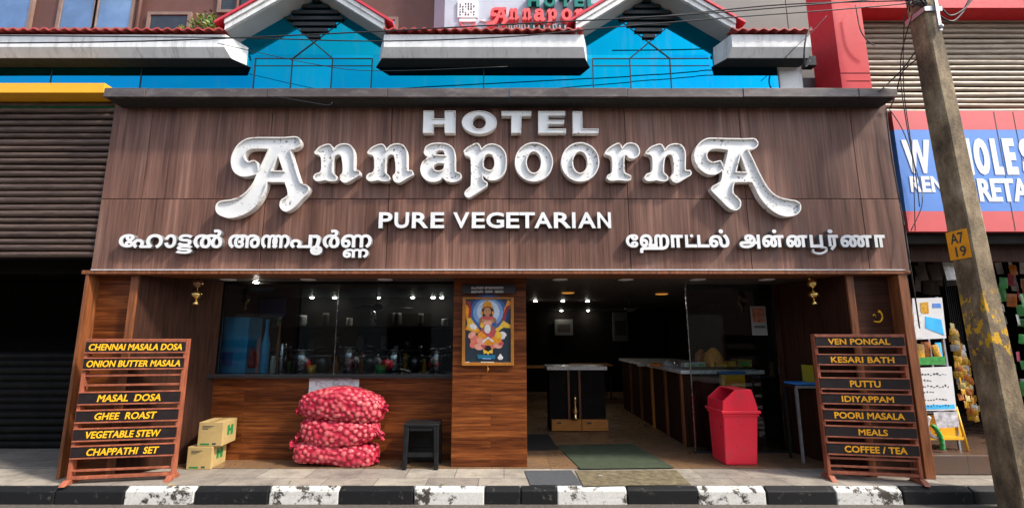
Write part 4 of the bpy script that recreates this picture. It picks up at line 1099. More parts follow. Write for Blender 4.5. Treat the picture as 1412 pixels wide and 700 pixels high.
# mark on the right panel
mk = MB(); a, b, q0, q1 = px_box(1203, 427, 1217, 444, YP)
pts = catmull([(a+.01,q0+.02),(a+.03,q0+.005),(b-.03,q0+.01),(b-.005,(q0+q1)/2),(b-.03,q1-.01),(b-.045,q1-.04)], 5)[:-5]
mk.tube([(x, YP-.002, z) for x, z in pts], .009, 6)
mk.tube([(a+.005,YP-.002,q0+.07),(a+.02,YP-.002,q0+.085),(a+.035,YP-.002,q0+.07),(a+.03,YP-.002,q0+.05)], .006, 6)
tag(obj('painted_mark', mk, M['menu_text_y'], loc=((a+b)/2, YP, q0)), 'curly yellow symbol drawn on the dark panel above the right menu board', 'painted symbol')

# ================================================================== shrine picture on the pillar
def pxp(x, y): return 635+x/5.385, 385+y/5.385
def PZ(x, y, Y): p = pxp(x, y); return W(p[0], p[1], Y)
Yf = YPI-0.035
a, q0 = PZ(8, 640, Yf); b, q1 = PZ(395, 132, Yf)
pic = thing('framed_picture', 'orange framed print of a seated figure on a lotus hung on the pillar', 'picture', ((a+b)/2, YPI, q0))
fw = 0.035
obj('frame', MB().box(a,a+fw,Yf,YPI-.001,q0,q1).box(b-fw,b,Yf,YPI-.001,q0,q1).box(a+fw,b-fw,Yf,YPI-.001,q0,q0+fw).box(a+fw,b-fw,Yf,YPI-.001,q1-.02,q1), M['picframe'], pic, bevel=0.004)
C = lambda r, g, b_: lin((r, g, b_))
pal = {'bg':C(40,52,60),'h1':C(38,58,98),'h2':C(60,95,150),'h3':C(125,160,205),'h4':C(195,210,225),'skin':C(196,138,96),'skin2':C(165,105,70),'gold':C(222,150,38),'gold2':C(245,190,60),'pink':C(226,120,96),'pink2':C(240,165,140),'or':C(236,150,30),'red':C(150,40,36),'white':C(232,226,220),'hair':C(36,24,22),'cyan':C(30,110,140),'rose':C(200,84,84)}
keys = list(pal)
pm = [paint('print_'+n_, pal[n_], 0.35, var=0.15, scale=30, bump=0) for n_ in ('bg',)]
pm = [paint('print_tone', pal[k_], 0.4, var=0.2, scale=35, bump=0) for k_ in keys]
art = MB(); lay = [0]
def flat(k_, pts):
    lay[0] += 1
    y = YPI-0.012-lay[0]*0.00025
    art.prism([PZ(x, yy, YPI-.012) for x, yy in pts], y, y+0.0002, keys.index(k_))
def el(k_, cx_, cy_, rx, ry, rot=0):
    c_, s_ = math.cos(R(rot)), math.sin(R(rot))
    flat(k_, [(cx_+rx*math.cos(q)*c_-ry*math.sin(q)*s_, cy_+rx*math.cos(q)*s_+ry*math.sin(q)*c_) for q in [2*math.pi*i/18 for i in range(18)]])
flat('bg', [(22,140),(385,140),(385,632),(22,632)])
el('h1',205,255,165,150); el('h2',205,250,140,128); el('h3',205,245,112,106); el('h4',205,240,85,84)
flat('or', [(36,185),(62,200),(78,290),(120,345),(150,385),(120,400),(60,378),(34,372),(52,330),(36,260)])
flat('red', [(38,160),(72,165),(82,230),(72,300),(58,290),(64,220)])
flat('or', [(352,150),(374,170),(366,215),(345,225),(330,290),(312,285),(326,215)])
flat('red', [(340,200),(372,190),(340,262),(322,320),(304,315),(320,250)])
flat('gold2', [(318,305),(382,345),(370,362),(320,356),(262,398),(240,380),(290,345)])
flat('gold2', [(55,290),(78,285),(110,340),(128,378),(100,384),(52,362)])
el('white',95,350,28,20,20); el('white',318,405,26,16,30)
for (x, y, rx, ry, rt_, k_) in ((85,412,32,22,-40,'pink2'),(300,418,34,22,30,'white'),(105,480,38,28,-20,'pink'),(140,500,36,24,0,'pink2'),(185,490,34,26,15,'rose'),(235,488,36,27,-10,'pink'),(278,486,34,25,20,'pink2'),(296,470,26,20,30,'rose'),(120,445,48,30,-15,'pink'),(165,455,42,30,10,'pink2'),(215,460,44,28,-5,'or'),(262,440,44,34,20,'or'),(280,410,30,24,30,'gold2')):
    el(k_, x, y, rx, ry, rt_)
flat('rose', [(140,385),(180,345),(228,345),(268,380),(250,425),(205,445),(150,425)])
flat('or', [(128,400),(160,385),(200,430),(170,440),(130,425)]); flat('white', [(160,460),(205,425),(248,455),(240,466),(205,440),(168,472)])
el('hair',202,240,46,55); flat('skin2', [(140,290),(165,272),(158,340),(190,372),(175,380),(138,345)]); flat('skin2', [(262,290),(238,272),(246,335),(222,372),(238,380),(272,340)])
el('skin',202,315,44,48); el('rose',202,285,46,14); el('pink2',202,325,32,18); el('skin',200,238,27,32)
flat('gold', [(162,222),(172,178),(192,160),(198,138),(206,160),(228,176),(240,222),(222,205),(200,198),(180,206)])
el('red',200,205,16,4); el('hair',190,232,6,2.5); el('hair',212,232,6,2.5); el('rose',201,254,8,3)
el('gold',162,250,8,14); el('gold',240,250,8,14); el('white',200,368,24,32); el('h2',250,335,18,18); el('gold2',160,340,14,20)
el('hair',205,508,22,18); flat('gold2', [(168,515),(205,535),(240,515),(238,550),(212,545),(205,575),(198,545),(172,552)])
flat('cyan', [(125,556),(260,560),(255,590),(130,588)]); flat('h3', [(165,582),(228,584),(228,592),(165,590)]); el('white',296,580,20,16); el('white',296,565,9,14)
for i in range(9): flat('white', [(152+i*11,609),(160+i*11,609),(160+i*11,616),(152+i*11,616)])
for i in range(3): flat('white', [(38+i*10,609),(45+i*10,609),(45+i*10,615),(38+i*10,615)])
obj('print', art, pm, pic)
obj('pendant', MB().tube([PZ(200,640,Yf-.004)[:1]+(Yf-.004,)+PZ(200,640,Yf-.004)[1:], PZ(205,665,Yf)[:1]+(Yf-.004,)+PZ(205,665,Yf)[1:], PZ(197,690,Yf)[:1]+(Yf-.004,)+PZ(197,690,Yf)[1:]], [.006,.012,.004], 8), M['picframe'], pic)
a, b, q0, q1 = px_box(637, 391.5, 711, 405, Yf)
npn = thing('name_board', 'small black board with two pale lines of script above the picture', 'sign', ((a+b)/2, YPI, q0))
obj('board', MB().box(a, b, YPI-.045, YPI-.002, q0+.003, q1), M['plate'], npn, bevel=0.003)
t = MB()
for (s_, x0, x1, y0, y1) in (('ലപസണ',650,667,395,398.4),('ണരനനനന',668.5,694,395,398.4),('ലലസണ',650,666,400.4,403.6),('സനന',669,679,400.4,403.6),('റണനന',682,694,400.4,403.6)):
    a, b, q0, q1 = px_box(x0, y0, x1, y1, YPI-.046); text_box(t, s_, a, b, q0, q1, YPI-.048, .002, 0.02)
obj('lettering', t, M['paper'], npn)

# ================================================================== ceiling lights
for i, px in enumerate((315, 425, 531, 772, 863, 962, 1057)):
    Y = 5.56; x = WX(px, 382, Y)
    if i == 0:
        dl = thing('downlight', 'round unlit downlight in the ceiling under the sign', 'ceiling light', (x, Y, ZCE), 0, 'downlights under the sign', world=False)
        obj('ring', MB().lathe([(.085,0),(.09,-.006),(.075,-.010),(.07,-.004)], (0,0,0), 24), M['alu'], dl)
        obj('lens', MB().lathe([(.069,-.003),(.066,-.007),(.02,-.009)], (0,0,0), 24), M['lens'], dl)
    else:
        d2 = dl.copy(); COL.objects.link(d2); d2.location = (x, Y, ZCE)
        for ch in list(dl.children):
            c = ch.copy(); COL.objects.link(c); c.parent = d2
def spot(px, py, Y, warm=False):
    x = WX(px, py, Y)
    t = thing('spotlight', 'warm lit lamp glowing on the dark dining room ceiling' if warm else 'tiny lit spotlight on the dark ceiling inside the restaurant', 'spotlight', (x, Y, ZCE), 0, 'lit lamps inside')
    obj('housing', MB().lathe([(.05,0),(.05,-.012),(.03,-.012)], (x, Y, ZCE), 14), M['black'], t)
    r_ = 0.034 if not warm else 0.10
    obj('lamp', MB().lathe([(r_,-.0125),(r_*.8,-.022),(.004,-.026)], (x, Y, ZCE), 12), M['warmspot'] if warm else M['spot'], t)
def spot_at(px, py):                    # distance from the ceiling height
    v = (CY-py)/F; tt = (ZCE-.015-H)/(ST+v*CT); return tt*(CT-v*ST)
for (px, py) in ((738,415),(776,415),(810,415),(774,428),(811,428),(803,437),(838,449.5)): 
    Y = spot_at(px, py)
    if 6 < Y < 12.3: spot(px, py, Y)
for (px, py) in ((353,389),(430,413),(460,437),(569,414),(597,414),(609,414),(521,426)):
    Y = min(spot_at(px, py), 8.1) if spot_at(px, py) > 0 else 8.0
    spot(px, py, Y)
spot(783, 398, 7.2, True); spot(912, 398, 7.4, True)

# ================================================================== inside: counters
yb = 6.38
cx0, cx1 = WX(941, 515, yb), WX(1050, 515, yb)
ztp = WZ(510, yb)
yfar = G(866, 565)[1]
ct = thing('service_counter', 'long dark service counter with pale top behind the glass screen', 'counter', ((cx0+cx1)/2, yb, fl))
obj('countertop', MB().box(cx0-.03, cx1+.03, yb-.03, yfar+.2, ztp-.045, ztp), M['alu'], ct, bevel=0.005)
obj('body', MB().box(cx0+.02, cx1, yb+.02, yfar+.15, fl, ztp-.046), M['upright'], ct)
for k in range(5):
    y = yb+.05+k*(yfar-yb)/5
    obj('post', MB().box(cx0-.012, cx0+.0195, y, y+.05, fl, ztp-.05), M['orange_wood'] if k in (2,) else M['post'], ct)
obj('front_panel', MB().box(cx0+.24, cx1-.16, yb-.0, yb+.019, fl+.01, ztp-.06), M['planks_dark'], ct)
xq0, xq1 = WX(755, 508, 7.4), WX(836, 508, 7.4); zq = WZ(505, 7.4)
cb = thing('display_cabinet', 'dark glazed cabinet with white top and orange drawers in the dining room', 'cabinet', ((xq0+xq1)/2, 7.4, fl))
obj('top', MB().box(xq0-.01, xq1+.01, 7.38, 7.95, zq-.05, zq), M['alu'], cb, bevel=0.004)
obj('body', MB().box(xq0+.03, xq1-.02, 7.45, 7.9, fl, zq-.051), M['dark'], cb)
zd0 = WZ(578, 7.4); xmid = (xq0+xq1)/2+.05
for (x0, x1) in ((xq0+.05, xmid-.004), (xmid+.004, xq1)):
    d_ = obj('drawer', MB().box(x0, x1, 7.39, 7.449, fl+.01, zd0), M['orange_wood'], cb, bevel=0.004)
    obj('handle', MB().box(x0+.08, x0+.14, 7.375, 7.3895, (fl+zd0)/2+.03, (fl+zd0)/2+.05), M['ink'], d_)
for x in (xq0+.30, xq1-.42): obj('door_stile', MB().box(x, x+.03, 7.42, 7.449, zd0+.01, zq-.06), M['post'], cb)
orn = MB(); xo_ = WX(793, 555, 7.36)
orn.lathe([(.012,.34),(.03,.28),(.018,.2),(.05,.1),(.02,.02),(.06,0)], (xo_, 7.36, zd0+.02), 14)
tag(obj('lamp_stand', orn, M['brass'], loc=(xo_, 7.36, zd0+.02)), 'slim brass lamp ornament in front of the dark cabinet', 'ornament')
# things on the counter
def bag(name, label, cat, px0, py0, px1, py1, Y, m, group=None, dep=None):
    a, b, q0, q1 = px_box(px0, py0, px1, py1, Y); w = b-a; h = q1-q0; d_ = dep or w*.6
    mb = MB(); N = 18
    prof = [(.40,0),(.50,.12),(.49,.4),(.40,.68),(.22,.9),(.10,1.0)]
    vs = []; fs = []; rr = random.Random(int(px0*7+py0))
    for r_, z in prof:
        for j in range(N):
            q = 2*math.pi*j/N; k_ = 1+.07*math.sin(5*q+z*9)+rr.uniform(-.03,.03)
            vs.append(((a+b)/2+r_*k_*w*math.cos(q), Y+d_/2+r_*k_*d_*math.sin(q), q0+z*h))
    n_ = len(prof)
    for i in range(n_-1):
        for j in range(N): fs.append((i*N+j, i*N+(j+1) % N, (i+1)*N+(j+1) % N, (i+1)*N+j))
    fs.append(tuple(reversed(range(N)))); fs.append(tuple(range((n_-1)*N, n_*N)))
    mb.add(vs, fs, 0, True)
    return tag(obj(name, mb, m, loc=((a+b)/2, Y+d_/2, q0)), label, cat, group)
def pack(name, label, cat, px0, py0, px1, py1, Y, m, group=None, dep=0.1, face=None):
    a, b, q0, q1 = px_box(px0, py0, px1, py1, Y)
    if face is None:
        return tag(obj(name, MB().box(a, b, Y, Y+dep, q0, q1), m, loc=((a+b)/2, Y, q0), bevel=min(.006, (b-a)*.1)), label, cat, group)
    t = thing(name, label, cat, ((a+b)/2, Y, q0), 0, group)
    obj('carton', MB().box(a, b, Y, Y+dep, q0, q1), m, t, bevel=min(.006, (b-a)*.1))
    obj('face_print', MB().box(a+(b-a)*.15, b-(b-a)*.15, Y-.002, Y-.0003, q0+(q1-q0)*.2, q1-(q1-q0)*.3), face, t)
    return t
yk = 6.45
pyc = 505.5
bag('snack_bag', 'orange wrapped snack bag, right one of two on the counter', 'snack bag', 974, 479, 1000, pyc-.5, yk+.06, M['orange_cloth'], 'snack bags on the counter')
bag('snack_bag', 'orange and red snack bag, left one of two on the counter', 'snack bag', 960, 481, 979, pyc-1, yk+.35, M['pack_orange'], 'snack bags on the counter')
pack('packet', 'white snack packet lying at the left on the counter top', 'packet', 944, 500, 961, pyc, yk, M['pack_white'], 'packets on the counter', .14, M['pack_green'])
pack('packet', 'white and green packet beside the mullion on the counter', 'packet', 962, 499, 973, pyc, yk, M['pack_white'], 'packets on the counter', .14, M['green_plastic'])
pack('packet', 'small yellow packet standing before the orange snack bag', 'packet', 980, 499, 985, pyc, yk-.02, M['yellow_plastic'], 'packets on the counter', .05)
pack('packet', 'long yellow packet below the orange snack bag', 'packet', 987, 500, 1003, pyc, yk-.02, M['pack_yellow'], 'packets on the counter', .06)
pack('packet', 'rounded yellow packet left of the olive tin on the counter', 'packet', 1004, 498, 1015, pyc, yk, M['pack_yellow'], 'packets on the counter', .14)
pack('tin', 'olive yellow tin at the right end of the counter', 'tin', 1018, 495.5, 1037, pyc, yk, paint('olive_tin', (0.28,0.22,0.03), 0.35, var=.5, scale=30), None, .2, M['pack_green'])
for i, (x0, x1, y0, m, lb) in enumerate(((898,915,500,'pack_orange','orange cloth bundle near the far end of the counter'),(917,930,497,'pack_white','pale crumpled packet beside the steel pot on the counter'),(931,938,498,'steel','small steel pot beside the mullion on the counter'),(880,892,500,'pack_white','pale wrapped packet at the far end of the counter'))):
    bag('bundle' if m != 'steel' else 'pot', lb, 'bundle' if m != 'steel' else 'pot', x0, y0, x1, 505.3, 7.0+.25*i*(i != 2), M[m], dep=.14)
# picture crate under the counter end
pack('crate', 'yellow picture crate with blue top in front of the counter', 'crate', 995, 515, 1028, 541, 6.22, M['yellow_plastic'], None, .07, M['orange_cloth'])
pack('tray', 'blue plastic tray leaning above the red bin', 'tray', 993, 512, 1029, 516, 6.20, M['blue_plastic'], None, .1)
pack('bottle_label', 'blue box standing behind the red bin lid', 'box', 1000, 530, 1026, 545, 6.04, M['blue_plastic'], None, .04) if False else None
# poster on the glass
a, b, q0, q1 = px_box(1036, 422, 1057, 462, 6.085)
gp = thing('glass_poster', 'pale poster with orange picture stuck on the glass screen', 'poster', (a, 6.085, q0))
obj('sheet', MB().box(a, b, 6.088, 6.091, q0, q1), paint('grey_paper', (0.22,0.22,0.20), 0.5), gp)
obj('photo', MB().box(a+.02, b-.02, 6.0855, 6.0875, q0+.16, q1-.02), paint('poster_photo', (0.28,0.09,0.04), 0.5, var=.8, scale=18), gp)
obj('caption', MB().box(a+.03, b-.02, 6.0855, 6.0875, q0+.09, q0+.12), M['ink'], gp)

# ================================================================== behind the left window
ZI = ZS-0.03
dc = thing('kitchen_counter', 'dark counter inside the window with things standing on it', 'counter', (-2, 6.2, PAV))
obj('worktop', MB().box(xwl+.1, xp0-.02, 6.0, 6.75, ZI-.04, ZI), M['granite'], dc)
obj('cupboard', MB().box(xwl+.12, xp0-.05, 6.05, 6.7, PAV+.012, ZI-.041), M['dark'], dc)
def zi(py, Y): return WZ(py, Y)
def stand(name, label, cat, px0, px1, py0, Y, m, kind='bottle', group=None):
    x0, x1 = WX(px0, 500, Y), WX(px1, 500, Y); zt_ = WZ(py0, Y); h = zt_-ZI; r_ = (x1-x0)/2; c_ = ((x0+x1)/2, Y, ZI)
    P_ = {'bottle': [(r_*.9,0),(r_,.03*h),(r_,.55*h),(r_*.45,.75*h),(r_*.35,.9*h),(r_*.42,.92*h),(r_*.42,h)],
          'flask': [(r_*.95,0),(r_,.05*h),(r_,.7*h),(r_*.8,.78*h),(r_*.8,h*.97),(r_*.6,h)],
          'pot': [(r_*.75,0),(r_*.98,.12*h),(r_,.75*h),(r_*.8,.9*h),(r_*1.05,.98*h),(r_*1.05,h),(r_*.7,h*1.0)],
          'bowl': [(r_*.4,0),(r_*.75,.3*h),(r_,h),(r_*.94,h),(r_*.6,.35*h)]}[kind]
    return tag(obj(name, MB().lathe(P_, c_, 22), m, loc=c_), label, cat, group)
a, b, q0, q1 = px_box(304, 437, 341, 507, 6.05)
bp = thing('cool_box', 'tall bright blue cabinet at the left inside the window', 'cabinet', (a, 6.05, ZI))
obj('body', MB().box(a, b, 6.05, 6.40, ZI, q1), M['blue_panel'], bp, bevel=.01)
obj('door_picture', MB().box(a+.04, b-.16, 6.045, 6.0495, ZI+.10, ZI+.28), M['signblue'], bp)
stand('bottle', 'tall slim blue bottle beside the red bag in the window', 'bottle', 359, 370, 440, 6.12, M['blue_panel'], 'bottle')
stand('flask', 'steel flask with dark band standing in the window', 'flask', 383, 394, 472, 6.12, M['steel'], 'flask')
stand('jar', 'small white jar between bottle and flask in the window', 'jar', 373, 380, 490, 6.10, M['pack_white'], 'flask')
stand('bottle', 'slim bottle with orange label behind the steel flask', 'bottle', 379, 385, 446, 6.35, M['pack_orange'], 'bottle')
bag('bag', 'dark red bag leaning on the blue cabinet in the window', 'bag', 330, 478, 352, 507, 6.10, paint('dark_red_bag', (0.30,0.02,0.03), .5))
for i, (p0, p1, y0, kd, lb) in enumerate(((405,430,482,'pot','wide steel pot right of the flask in the window'),(436,456,490,'pot','low steel pot left of the window joint'),(470,494,478,'pot','tall steel pot right of the window joint'),(500,522,488,'bowl','steel bowl in the middle of the right pane'),(532,556,482,'pot','steel pot behind the green bowl in the window'),(560,584,490,'bowl','wide steel bowl near the right end of the window'),(592,614,480,'pot','steel pot at the right end of the window'))):
    stand('steel_pot', lb, 'pot', p0, p1, y0, 6.35+.05*(i % 2), M['darksteel'] if i % 2 else M['steel'], kd, 'steel vessels in the window')
stand('bowl', 'small green bowl on the counter behind the window', 'bowl', 518, 534, 503, 6.08, M['green_plastic'], 'bowl')
stand('bowl', 'small yellow bowl on the counter near the window joint', 'bowl', 424, 436, 503, 6.08, M['yellow_plastic'], 'bowl')
pack('hanging_board', 'dark navy board hanging inside the window above the bottles', 'board', 358, 411, 393, 437, 6.5, paint('navy_board', (0.02,0.03,0.11), .4), None, .02)
sh = thing('wall_shelf', 'long dark shelf of crockery on the back wall of the kitchen', 'shelf', (-1.8, 8.2, ZI+.3))
for z in (.22, .60): obj('board', MB().box(-3.9, -.7, 8.0, 8.29, ZI+z, ZI+z+.03), M['ceil'], sh)
rr = random.Random(9)
for k in range(16):
    x = -3.8+k*.2; z = ZI+(.251 if k % 2 else .631); h = rr.uniform(.10,.26); r_ = rr.uniform(.05,.085)
    tag(obj('crockery', MB().lathe([(r_*.7,0),(r_,h*.3),(r_*.9,h*.8),(r_*.95,h)], (x, 8.13, z), 14), M[rr.choice(['pack_white','steel','darksteel','ceil'])], loc=(x, 8.13, z)), 'jar or pot standing in line on the dim kitchen shelf', 'crockery', 'crockery on the kitchen shelf')
# dim framed pictures and chairs deep in the dining room
for k, (p0, p1, y0, y1) in enumerate(((765,790,440,462),(845,866,430,470))):
    pack('wall_picture', ['dim framed picture above the cabinet on the far wall','dim tall framed picture right of the cabinet on the far wall'][k], 'picture', p0, y0, p1, y1, 12.4, M['greywall'], None, .04, M['ceil'])

def fan(label, px, py, Y):
    x, z = WX(px, py, Y), ZCE-.22
    t = thing('ceiling_fan', label, 'ceiling fan', (x, Y, z), 0, 'ceiling fans inside')
    obj('rod', MB().tube([(x,Y,ZCE-.001),(x,Y,z+.04)], .012, 8), M['ceil'], t)
    obj('motor', MB().lathe([(.02,.05),(.09,.035),(.10,0),(.06,-.03),(.02,-.04)], (x,Y,z), 18), M['ceil'], t)
    for k in range(3):
        q = R(25+120*k); c, s_ = math.cos(q), math.sin(q); w = .06
        pts = [(x+c*r_-s_*ww, Y+s_*r_+c*ww, z+zz) for r_, ww, zz in ((.1,-w*.6,.0),(.55,-w,-.01),(.55,w,.012),(.1,w*.6,.008))]
        obj('blade', MB().hexa([(a_, b_, c_-.003) for a_, b_, c_ in pts], [(a_, b_, c_+.003) for a_, b_, c_ in pts]), M['ceil'], t)
fan('dark ceiling fan above the long service counter', 868, 400, 8.0)
fan('dark ceiling fan over the cooking area behind the window', 520, 400, 7.3)
def dining(label, x, Y):
    t = thing('dining_table', label, 'table', (x, Y, fl))
    obj('tabletop', MB().box(x-.45, x+.45, Y-.3, Y+.3, fl+.72, fl+.75), M['orange_wood'], t, bevel=.006)
    for dx in (-.4, .37):
        for dy in (-.26, .23): obj('leg', MB().box(x+dx, x+dx+.03, Y+dy, Y+dy+.03, fl+.001, fl+.719), M['black'], t)
dining('wooden dining table at the far left of the dining room', .75, 10.6)
dining('wooden dining table in the middle of the far dining room', 2.0, 11.3)
rr = random.Random(31)
kinds = ['pack_white','pack_yellow','pack_green','pack_orange','steel','darksteel','blue_plastic','ceil']
for k in range(18):
    p0 = 398+k*12.2+rr.uniform(-2,2); w_ = rr.uniform(4,8); kd = rr.choice(['flask','bottle','pot','bowl'])
    mname = rr.choice(kinds)
    words = {'pack_white':'white','pack_yellow':'yellow','pack_green':'green','pack_orange':'orange','steel':'shiny steel','darksteel':'dark steel','blue_plastic':'blue','ceil':'dark brown'}
    stand('kitchen_container', 'small '+words[mname]+' '+{'flask':'canister','bottle':'bottle','pot':'pot','bowl':'bowl'}[kd]+' in the row of kitchen things behind the window', 'container', p0, p0+w_, 507-rr.uniform(8,26)*(0.45 if kd == 'bowl' else 1), 6.55, M[mname], kd, 'kitchen things behind the window')
# ================================================================== side table at the right
Yt = 5.60
a, b = WX(1096, 530, Yt), WX(1150, 530, Yt); zt_ = WZ(531, Yt)
tb_ = thing('side_table', 'small dark side table behind the right menu board', 'table', ((a+b)/2, Yt, fl))
obj('tabletop', MB().box(a, b, Yt, Yt+.28, zt_-.03, zt_), M['upright'], tb_, bevel=.003)
obj('edge', MB().box(a, b, Yt-.006, Yt-.001, zt_-.03, zt_-.004), M['galv'], tb_)
for x in (a+.01, b-.04):
    for y in (Yt+.01, Yt+.24): obj('leg', MB().box(x, x+.025, y, y+.025, PAV+.012, zt_-.031), M['galv'] if y < Yt+.1 else M['black'], tb_)
tag(obj('cloth', MB().box(a+.01, b-.02, Yt+.005, Yt+.24, zt_+.001, zt_+.028), M['blue_plastic'], loc=(a, Yt, zt_), bevel=.01), 'folded blue sheet lying on the small side table', 'sheet')
cr = thing('crate', 'small yellow plastic crate on the side table', 'crate', ((a+b)/2+.03, Yt+.18, zt_+.029))
c0, c1 = WX(1114, 515, Yt+.1), WX(1134, 515, Yt+.1); z0 = zt_+.029; z1_ = WZ(503, Yt+.1)
for (x0,x1,y0,y1) in ((c0,c1,Yt+.08,Yt+.09),(c0,c1,Yt+.20,Yt+.21),(c0,c0+.01,Yt+.0901,Yt+.1999),(c1-.01,c1,Yt+.0901,Yt+.1999)): obj('side', MB().box(x0,x1,y0,y1,z0,z1_), paint('olive_crate', (0.35,0.30,0.02), .4), cr)

# ================================================================== right shop: rack, notices, goods
def packet(x, y, z, w, h, m, lb, grp, rz=0):
    mb = MB(); N = 6; vs = []
    for s_ in (-1, 1):
        for i in range(N+1):
            for j in range(N+1):
                u, v = i/N, j/N
                th_ = .10*w*math.sqrt(max(0, math.sin(math.pi*u)*math.sin(math.pi*v)))
                vs.append((w*(u-.5), s_*th_, -h*v))
    fs = []; K = (N+1)**2
    for i in range(N):
        for j in range(N):
            q = [i*(N+1)+j, (i+1)*(N+1)+j, (i+1)*(N+1)+j+1, i*(N+1)+j+1]
            fs.append(tuple(q)); fs.append(tuple(K+e for e in reversed(q)))
    mb.add(vs, fs, 0, True)
    o = obj('packet', mb, M[m]); o.location = (x, y, z); o.rotation_euler = (rnd.uniform(-.1,.1), rnd.uniform(-.15,.15), rz)
    tag(o, lb, 'packet', grp); return o
Yk = 5.42
rk = thing('notice_rack', 'tall metal rack with posters and notices beside the right menu board', 'rack', (WX(1285,560,Yk), Yk, zR))
def quad(Y, p, dep, m, name, parent, bevel=0):
    pts = [W(x, y, Y) for x, y in p]            # bottom-left, bottom-right, top-right, top-left
    return obj(name, MB().prism(pts, Y, Y+dep), m, parent, bevel=bevel)
x0, x1 = WX(1258, 500, Yk), WX(1309, 500, Yk)
ztop_ = WZ(409, Yk)
for x in (x0, x1-.02):
    for y in (Yk+.012, Yk+.20): obj('upright', MB().box(x, x+.02, y, y+.02, zR+.001, ztop_), M['galv'], rk)
quad(Yk, [(1260,468),(1305,466),(1299,410),(1258,411)], .011, M['paper'], 'poster_board', rk)
for q, m in (([(1261,466),(1272,466),(1270,430),(1260,431)],'alu'),([(1276,452),(1302,462),(1298,440),(1276,436)],'blue_panel'),([(1270,432),(1281,432),(1280,416),(1269,417)],'pack_yellow'),([(1286,424),(1298,424),(1297,418),(1286,418)],'signblue')):
    quad(Yk-.003, q, .002, M[m], 'printed_patch', rk)
for z in (WZ(503, Yk), WZ(570, Yk)): obj('shelf', MB().box(x0+.021, x1-.021, Yk+.013, Yk+.21, z, z+.015), M['galv'], rk)
quad(Yk-.003, [(1263,503),(1304,502),(1303,491),(1262,493)], .012, M['pack_green'], 'shelf_label', rk)
quad(Yk-.006, [(1269,566),(1319,565),(1312,505),(1264,507)], .014, M['paper'], 'notice_board', rk)
rr = random.Random(11); nb = MB()
for (ya_, n_) in ((517,9),(525,3),(533,12),(541,4),(551,9),(560,10)):
    for k in range(n_):
        px = 1271+k*4+(3 if n_ < 6 else 0); pts = W(px, ya_+rr.uniform(-1,1), Yk-.0065)
        if px < 1311: nb.box(pts[0], pts[0]+rr.uniform(.010,.024), Yk-.0085, Yk-.0066, pts[1], pts[1]+rr.uniform(.006,.02), 0)
obj('handwriting', nb, M['ink'], rk)
quad(Yk-.0075, [(1273,564),(1317,563),(1316,557),(1272,558)], .001, M['blue_panel'], 'printed_patch', rk)
for k, (p0, p1, y0, m, lb) in enumerate(((1267,1277,474,'pack_yellow','yellow snack packet at the left of the rack shelf'),(1276,1288,471,'pack_orange','orange snack packet in the middle of the rack shelf'),(1287,1296,475,'pack_yellow','yellow snack packet right of the orange one on the rack'),(1295,1303,472,'blue_panel','blue packet at the right end of the rack shelf'))):
    a, b, q0, q1 = px_box(p0, y0, p1, 491, Yk+.06); packet((a+b)/2, Yk+.08+.02*(k % 2), q1, (b-a)*1.1, q1-WZ(501.5, Yk+.08), m, lb, 'packets on the rack shelf')
# yellow ladder stand
ya_ = 5.36
ys = thing('folding_stand', 'yellow metal folding stand with poster below the notice board', 'stand', (WX(1310,615,ya_), ya_, zR))
def leg(p, q, Y0, Y1, r_=.014): return MB().tube([(W(*p, Y0)[0], Y0, max(zR+.002, W(*p, Y0)[1])), (W(*q, Y1)[0], Y1, W(*q, Y1)[1])], r_, 8)
obj('leg', leg((1335,621), (1318,560), ya_, ya_+.1), M['yellow_plastic'], ys)
obj('leg', leg((1282,621), (1270,560), ya_, ya_+.1), M['yellow_plastic'], ys)
obj('step', MB().box(WX(1276,605,ya_+.02), WX(1330,605,ya_+.02), ya_+.02, ya_+.16, WZ(606,ya_+.02), WZ(602,ya_+.02)), M['yellow_plastic'], ys)
obj('back_panel', MB().box(WX(1277,590,ya_+.16), WX(1326,590,ya_+.16), ya_+.17, ya_+.18, WZ(603,ya_+.15), WZ(572,ya_+.15)), M['yellow_plastic'], ys)
quad(ya_+.02, [(1293,590),(1323,588),(1320,567),(1287,568)], .004, paint('leaflet_print', (0.50,0.48,0.50), .4, var=.5, scale=25), 'leaflet', ys)
gr = MB(); pts = catmull([(1286,588),(1293,594),(1298,605),(1298,620)], 5)[:-5]
gr.tube([(W(x, y, 5.30)[0], 5.30, max(zR+.01, W(x, y, 5.30)[1])) for x, y in pts], .022, 10)
tag(obj('hose', gr, M['green_plastic'], loc=(WX(1298,615,5.30), 5.30, zR)), 'short bent green hose standing below the notice board', 'hose')
wr = MB(); pts = catmull([(1282,575),(1278,588),(1284,600),(1296,603),(1290,592)], 5)[:-5]
wr.tube([(W(x, y, 5.325)[0], 5.325, W(x, y, 5.325)[1]) for x, y in pts], .02, 10)
tag(obj('towel', wr, M['pack_white'], loc=(WX(1284,590,5.325), 5.325, WZ(603,5.325))), 'white rolled cloth hung beside the green hose', 'cloth')
rr = random.Random(21)
PL = ['leftmost','second','third','fourth','fifth','last']
